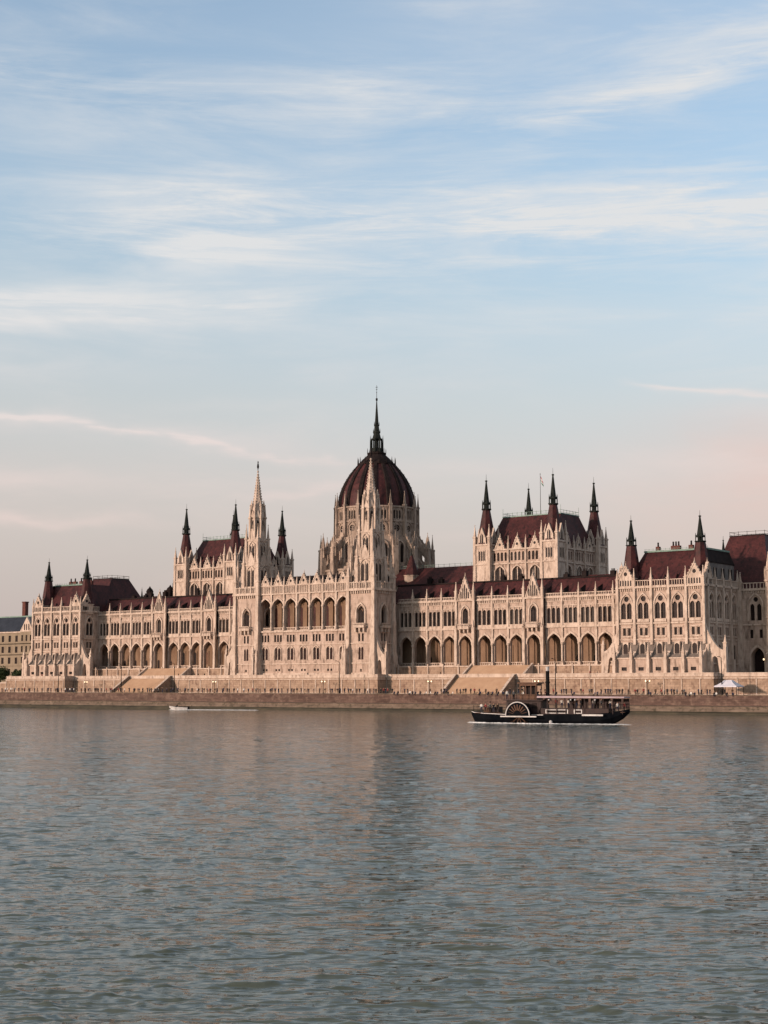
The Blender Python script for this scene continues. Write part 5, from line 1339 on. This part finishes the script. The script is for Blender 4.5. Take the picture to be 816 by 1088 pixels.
def M(op, a, b=None, c=None, clamp=False):
    n = N.new('ShaderNodeMath'); n.operation = op; n.use_clamp = clamp
    for i, v in enumerate((a, b, c)):
        if v is None: continue
        if isinstance(v, (int, float)): n.inputs[i].default_value = v
        else: L.new(v, n.inputs[i])
    return n.outputs[0]
zc = M('MAXIMUM', sep.outputs['Z'], .0)
sx_, sy_ = sep.outputs['X'], sep.outputs['Y']
rx = M('ADD', M('MULTIPLY', sx_, math.cos(TH)), M('MULTIPLY', sy_, math.sin(TH)))
fy = M('ADD', M('MULTIPLY', sx_, -math.sin(TH)), M('MULTIPLY', sy_, math.cos(TH)))
U = M('ARCTAN2', rx, fy)                                   # compass angle of the sky direction
V = M('DIVIDE', sep.outputs['Z'], M('SQRT', M('ADD', M('MULTIPLY', rx, rx), M('MULTIPLY', fy, fy))))   # tangent of its altitude
cb = N.new('ShaderNodeCombineXYZ'); L.new(U, cb.inputs['X']); L.new(V, cb.inputs['Y'])
def sn(rot, sc, scale, detail, rough, dist, off=(0, 0, 0)):
    mp = N.new('ShaderNodeMapping'); mp.inputs['Rotation'].default_value = (0, 0, rot); mp.inputs['Scale'].default_value = sc; mp.inputs['Location'].default_value = off; L.new(cb.outputs[0], mp.inputs[0])
    t = N.new('ShaderNodeTexNoise'); t.inputs['Scale'].default_value = scale; t.inputs['Detail'].default_value = detail; t.inputs['Roughness'].default_value = rough; t.inputs['Distortion'].default_value = dist
    L.new(mp.outputs[0], t.inputs['Vector']); return t.outputs['Fac']
def ss(v, lo, hi, a=0., b=1.):
    r = N.new('ShaderNodeMapRange'); r.interpolation_type = 'SMOOTHSTEP'; r.inputs[1].default_value = lo; r.inputs[2].default_value = hi; r.inputs[3].default_value = a; r.inputs[4].default_value = b; L.new(v, r.inputs[0]); return r.outputs[0]
streak = ss(sn(R(-6), (1.6, 9, 1), 3.2, 10, .62, .5), .36, .70)
streak2 = ss(sn(R(-9), (2.6, 26, 1), 2.6, 10, .68, .55, (5, 2, 0)), .40, .66)
puff = ss(sn(R(-4), (1.2, 3.2, 1), 3.4, 8, .6, .3, (1, 7, 0)), .34, .68)
warp = sn(0, (2, 5, 1), 3.0, 4, .6, .2, (9, 9, 0))
warpv = M('MULTIPLY', M('SUBTRACT', warp, .5), .05)
def band(x0, y0, x1, y1, th, amp, tex, fl=.08, fr=.08):
    """a cloud band between two sky directions, given as azimuth/altitude read off the view"""
    u0, v0, u1, v1 = (x0 - 408) / 1624, (728 - y0) / 1600, (x1 - 408) / 1624, (728 - y1) / 1600
    sl = (v1 - v0) / (u1 - u0)
    d = M('SUBTRACT', M('ADD', V, warpv), M('ADD', M('MULTIPLY', M('SUBTRACT', U, u0), sl), v0))
    d = M('DIVIDE', d, th / 1600); g = M('POWER', 2.718, M('MULTIPLY', M('MULTIPLY', d, d), -1.))
    w = M('MULTIPLY', ss(U, u0 - fl, u0 + fl), ss(U, u1 - fr, u1 + fr, 1, 0))
    return M('MULTIPLY', M('MULTIPLY', g, w), M('MULTIPLY', tex, amp))
mix_ = M('ADD', M('MULTIPLY', streak, .6), M('MULTIPLY', streak2, .6))
soft = M('ADD', M('MULTIPLY', streak, .5), .45)
bands = [band(110, 218, 1000, 226, 36, .80, M('ADD', M('MULTIPLY', mix_, .75), .16)), band(60, 262, 1000, 250, 60, .52, mix_),
         band(420, 262, 950, 225, 22, .35, streak2), band(-300, 322, 300, 335, 26, .62, soft), band(-300, 352, 330, 322, 12, .5, streak2),
         band(-200, 85, 470, 105, 42, .42, mix_), band(520, 150, 1000, 10, 46, .36, mix_), band(560, 120, 900, 40, 12, .3, streak2),
         band(-300, 425, 390, 492, 5, .95, mix_, .05, .02), band(-300, 437, 300, 478, 14, .35, soft), band(680, 416, 1100, 450, 4, 1.1, soft, .02, .05),
         band(250, 530, 380, 514, 6, .5, soft, .02, .02), band(380, 498, 1000, 505, 16, .4, soft), band(-300, 535, 150, 552, 7, .6, soft), band(-300, 500, 120, 520, 10, .45, soft), band(-200, 410, 190, 400, 14, .35, soft), band(170, 440, 330, 430, 10, .3, soft), band(300, 30, 1100, 0, 70, .34, soft, .15, .08), band(-200, 130, 330, 150, 40, .22, soft), band(480, 350, 1100, 365, 30, .28, soft), band(-200, 262, 260, 255, 26, .3, mix_), band(380, 90, 620, 105, 30, .28, mix_)]
cm = bands[0]
for b_ in bands[1:]: cm = M('ADD', cm, b_)
gen = M('MULTIPLY', M('MULTIPLY', streak, puff), M('MULTIPLY', ss(V, 0., .16), .32))
cm = M('MINIMUM', M('ADD', cm, gen), .92)
# pale veil of thin high cloud, thicker towards the horizon and, unseen, overhead
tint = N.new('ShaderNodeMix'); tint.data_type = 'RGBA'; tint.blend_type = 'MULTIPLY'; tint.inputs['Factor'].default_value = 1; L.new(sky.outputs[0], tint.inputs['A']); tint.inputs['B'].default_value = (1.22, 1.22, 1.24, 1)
mxv = N.new('ShaderNodeMix'); mxv.data_type = 'RGBA'; L.new(M('ADD', ss(zc, 0., .46, .94, .16), ss(zc, .42, .58, 0., .6)), mxv.inputs['Factor'])  # second term: veil added overhead, out of view, to grey the water reflections
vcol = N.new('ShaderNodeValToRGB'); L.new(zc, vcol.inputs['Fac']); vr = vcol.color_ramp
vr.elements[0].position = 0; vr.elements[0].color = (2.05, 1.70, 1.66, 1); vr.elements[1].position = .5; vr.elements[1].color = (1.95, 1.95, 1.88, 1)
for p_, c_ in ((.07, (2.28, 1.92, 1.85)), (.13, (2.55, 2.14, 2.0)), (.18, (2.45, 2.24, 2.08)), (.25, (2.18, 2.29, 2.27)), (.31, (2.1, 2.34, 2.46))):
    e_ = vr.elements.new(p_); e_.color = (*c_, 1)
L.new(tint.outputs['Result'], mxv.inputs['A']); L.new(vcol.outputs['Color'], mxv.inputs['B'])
ccol = N.new('ShaderNodeMix'); ccol.data_type = 'RGBA'; L.new(ss(zc, .08, .26), ccol.inputs['Factor']); ccol.inputs['A'].default_value = (3.3, 2.65, 2.45, 1); ccol.inputs['B'].default_value = (3.05, 3.05, 3.05, 1)
glow = M('MULTIPLY', M('MULTIPLY', ss(U, .08, .26), ss(V, .04, .12)), ss(V, .14, .20, 1.1, 0))
mxg = N.new('ShaderNodeMix'); mxg.data_type = 'RGBA'; L.new(M('MULTIPLY', glow, M('ADD', M('MULTIPLY', puff, .4), .3)), mxg.inputs['Factor']); L.new(mxv.outputs['Result'], mxg.inputs['A']); mxg.inputs['B'].default_value = (3.1, 2.2, 1.95, 1)
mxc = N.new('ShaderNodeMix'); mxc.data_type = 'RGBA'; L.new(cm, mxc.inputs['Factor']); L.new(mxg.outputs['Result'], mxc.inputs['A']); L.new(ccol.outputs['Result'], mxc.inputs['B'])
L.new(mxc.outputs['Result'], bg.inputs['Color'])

# ------------------------------------------------------------------ camera
cam = bpy.data.cameras.new('camera'); co = bpy.data.objects.new('camera', cam); COL.objects.link(co); S.camera = co
cam.sensor_fit = 'VERTICAL'; cam.sensor_height = 24; cam.lens = 24 * 1624 / 1088; cam.clip_end = 20000; cam.clip_start = .5
co.location = (CX, CY, HC); co.rotation_euler = (R(90) + math.atan(184 / 1624), 0, TH)
S.view_settings.view_transform = 'Standard'; S.view_settings.look = 'None'; S.view_settings.exposure = .75; S.view_settings.gamma = 1
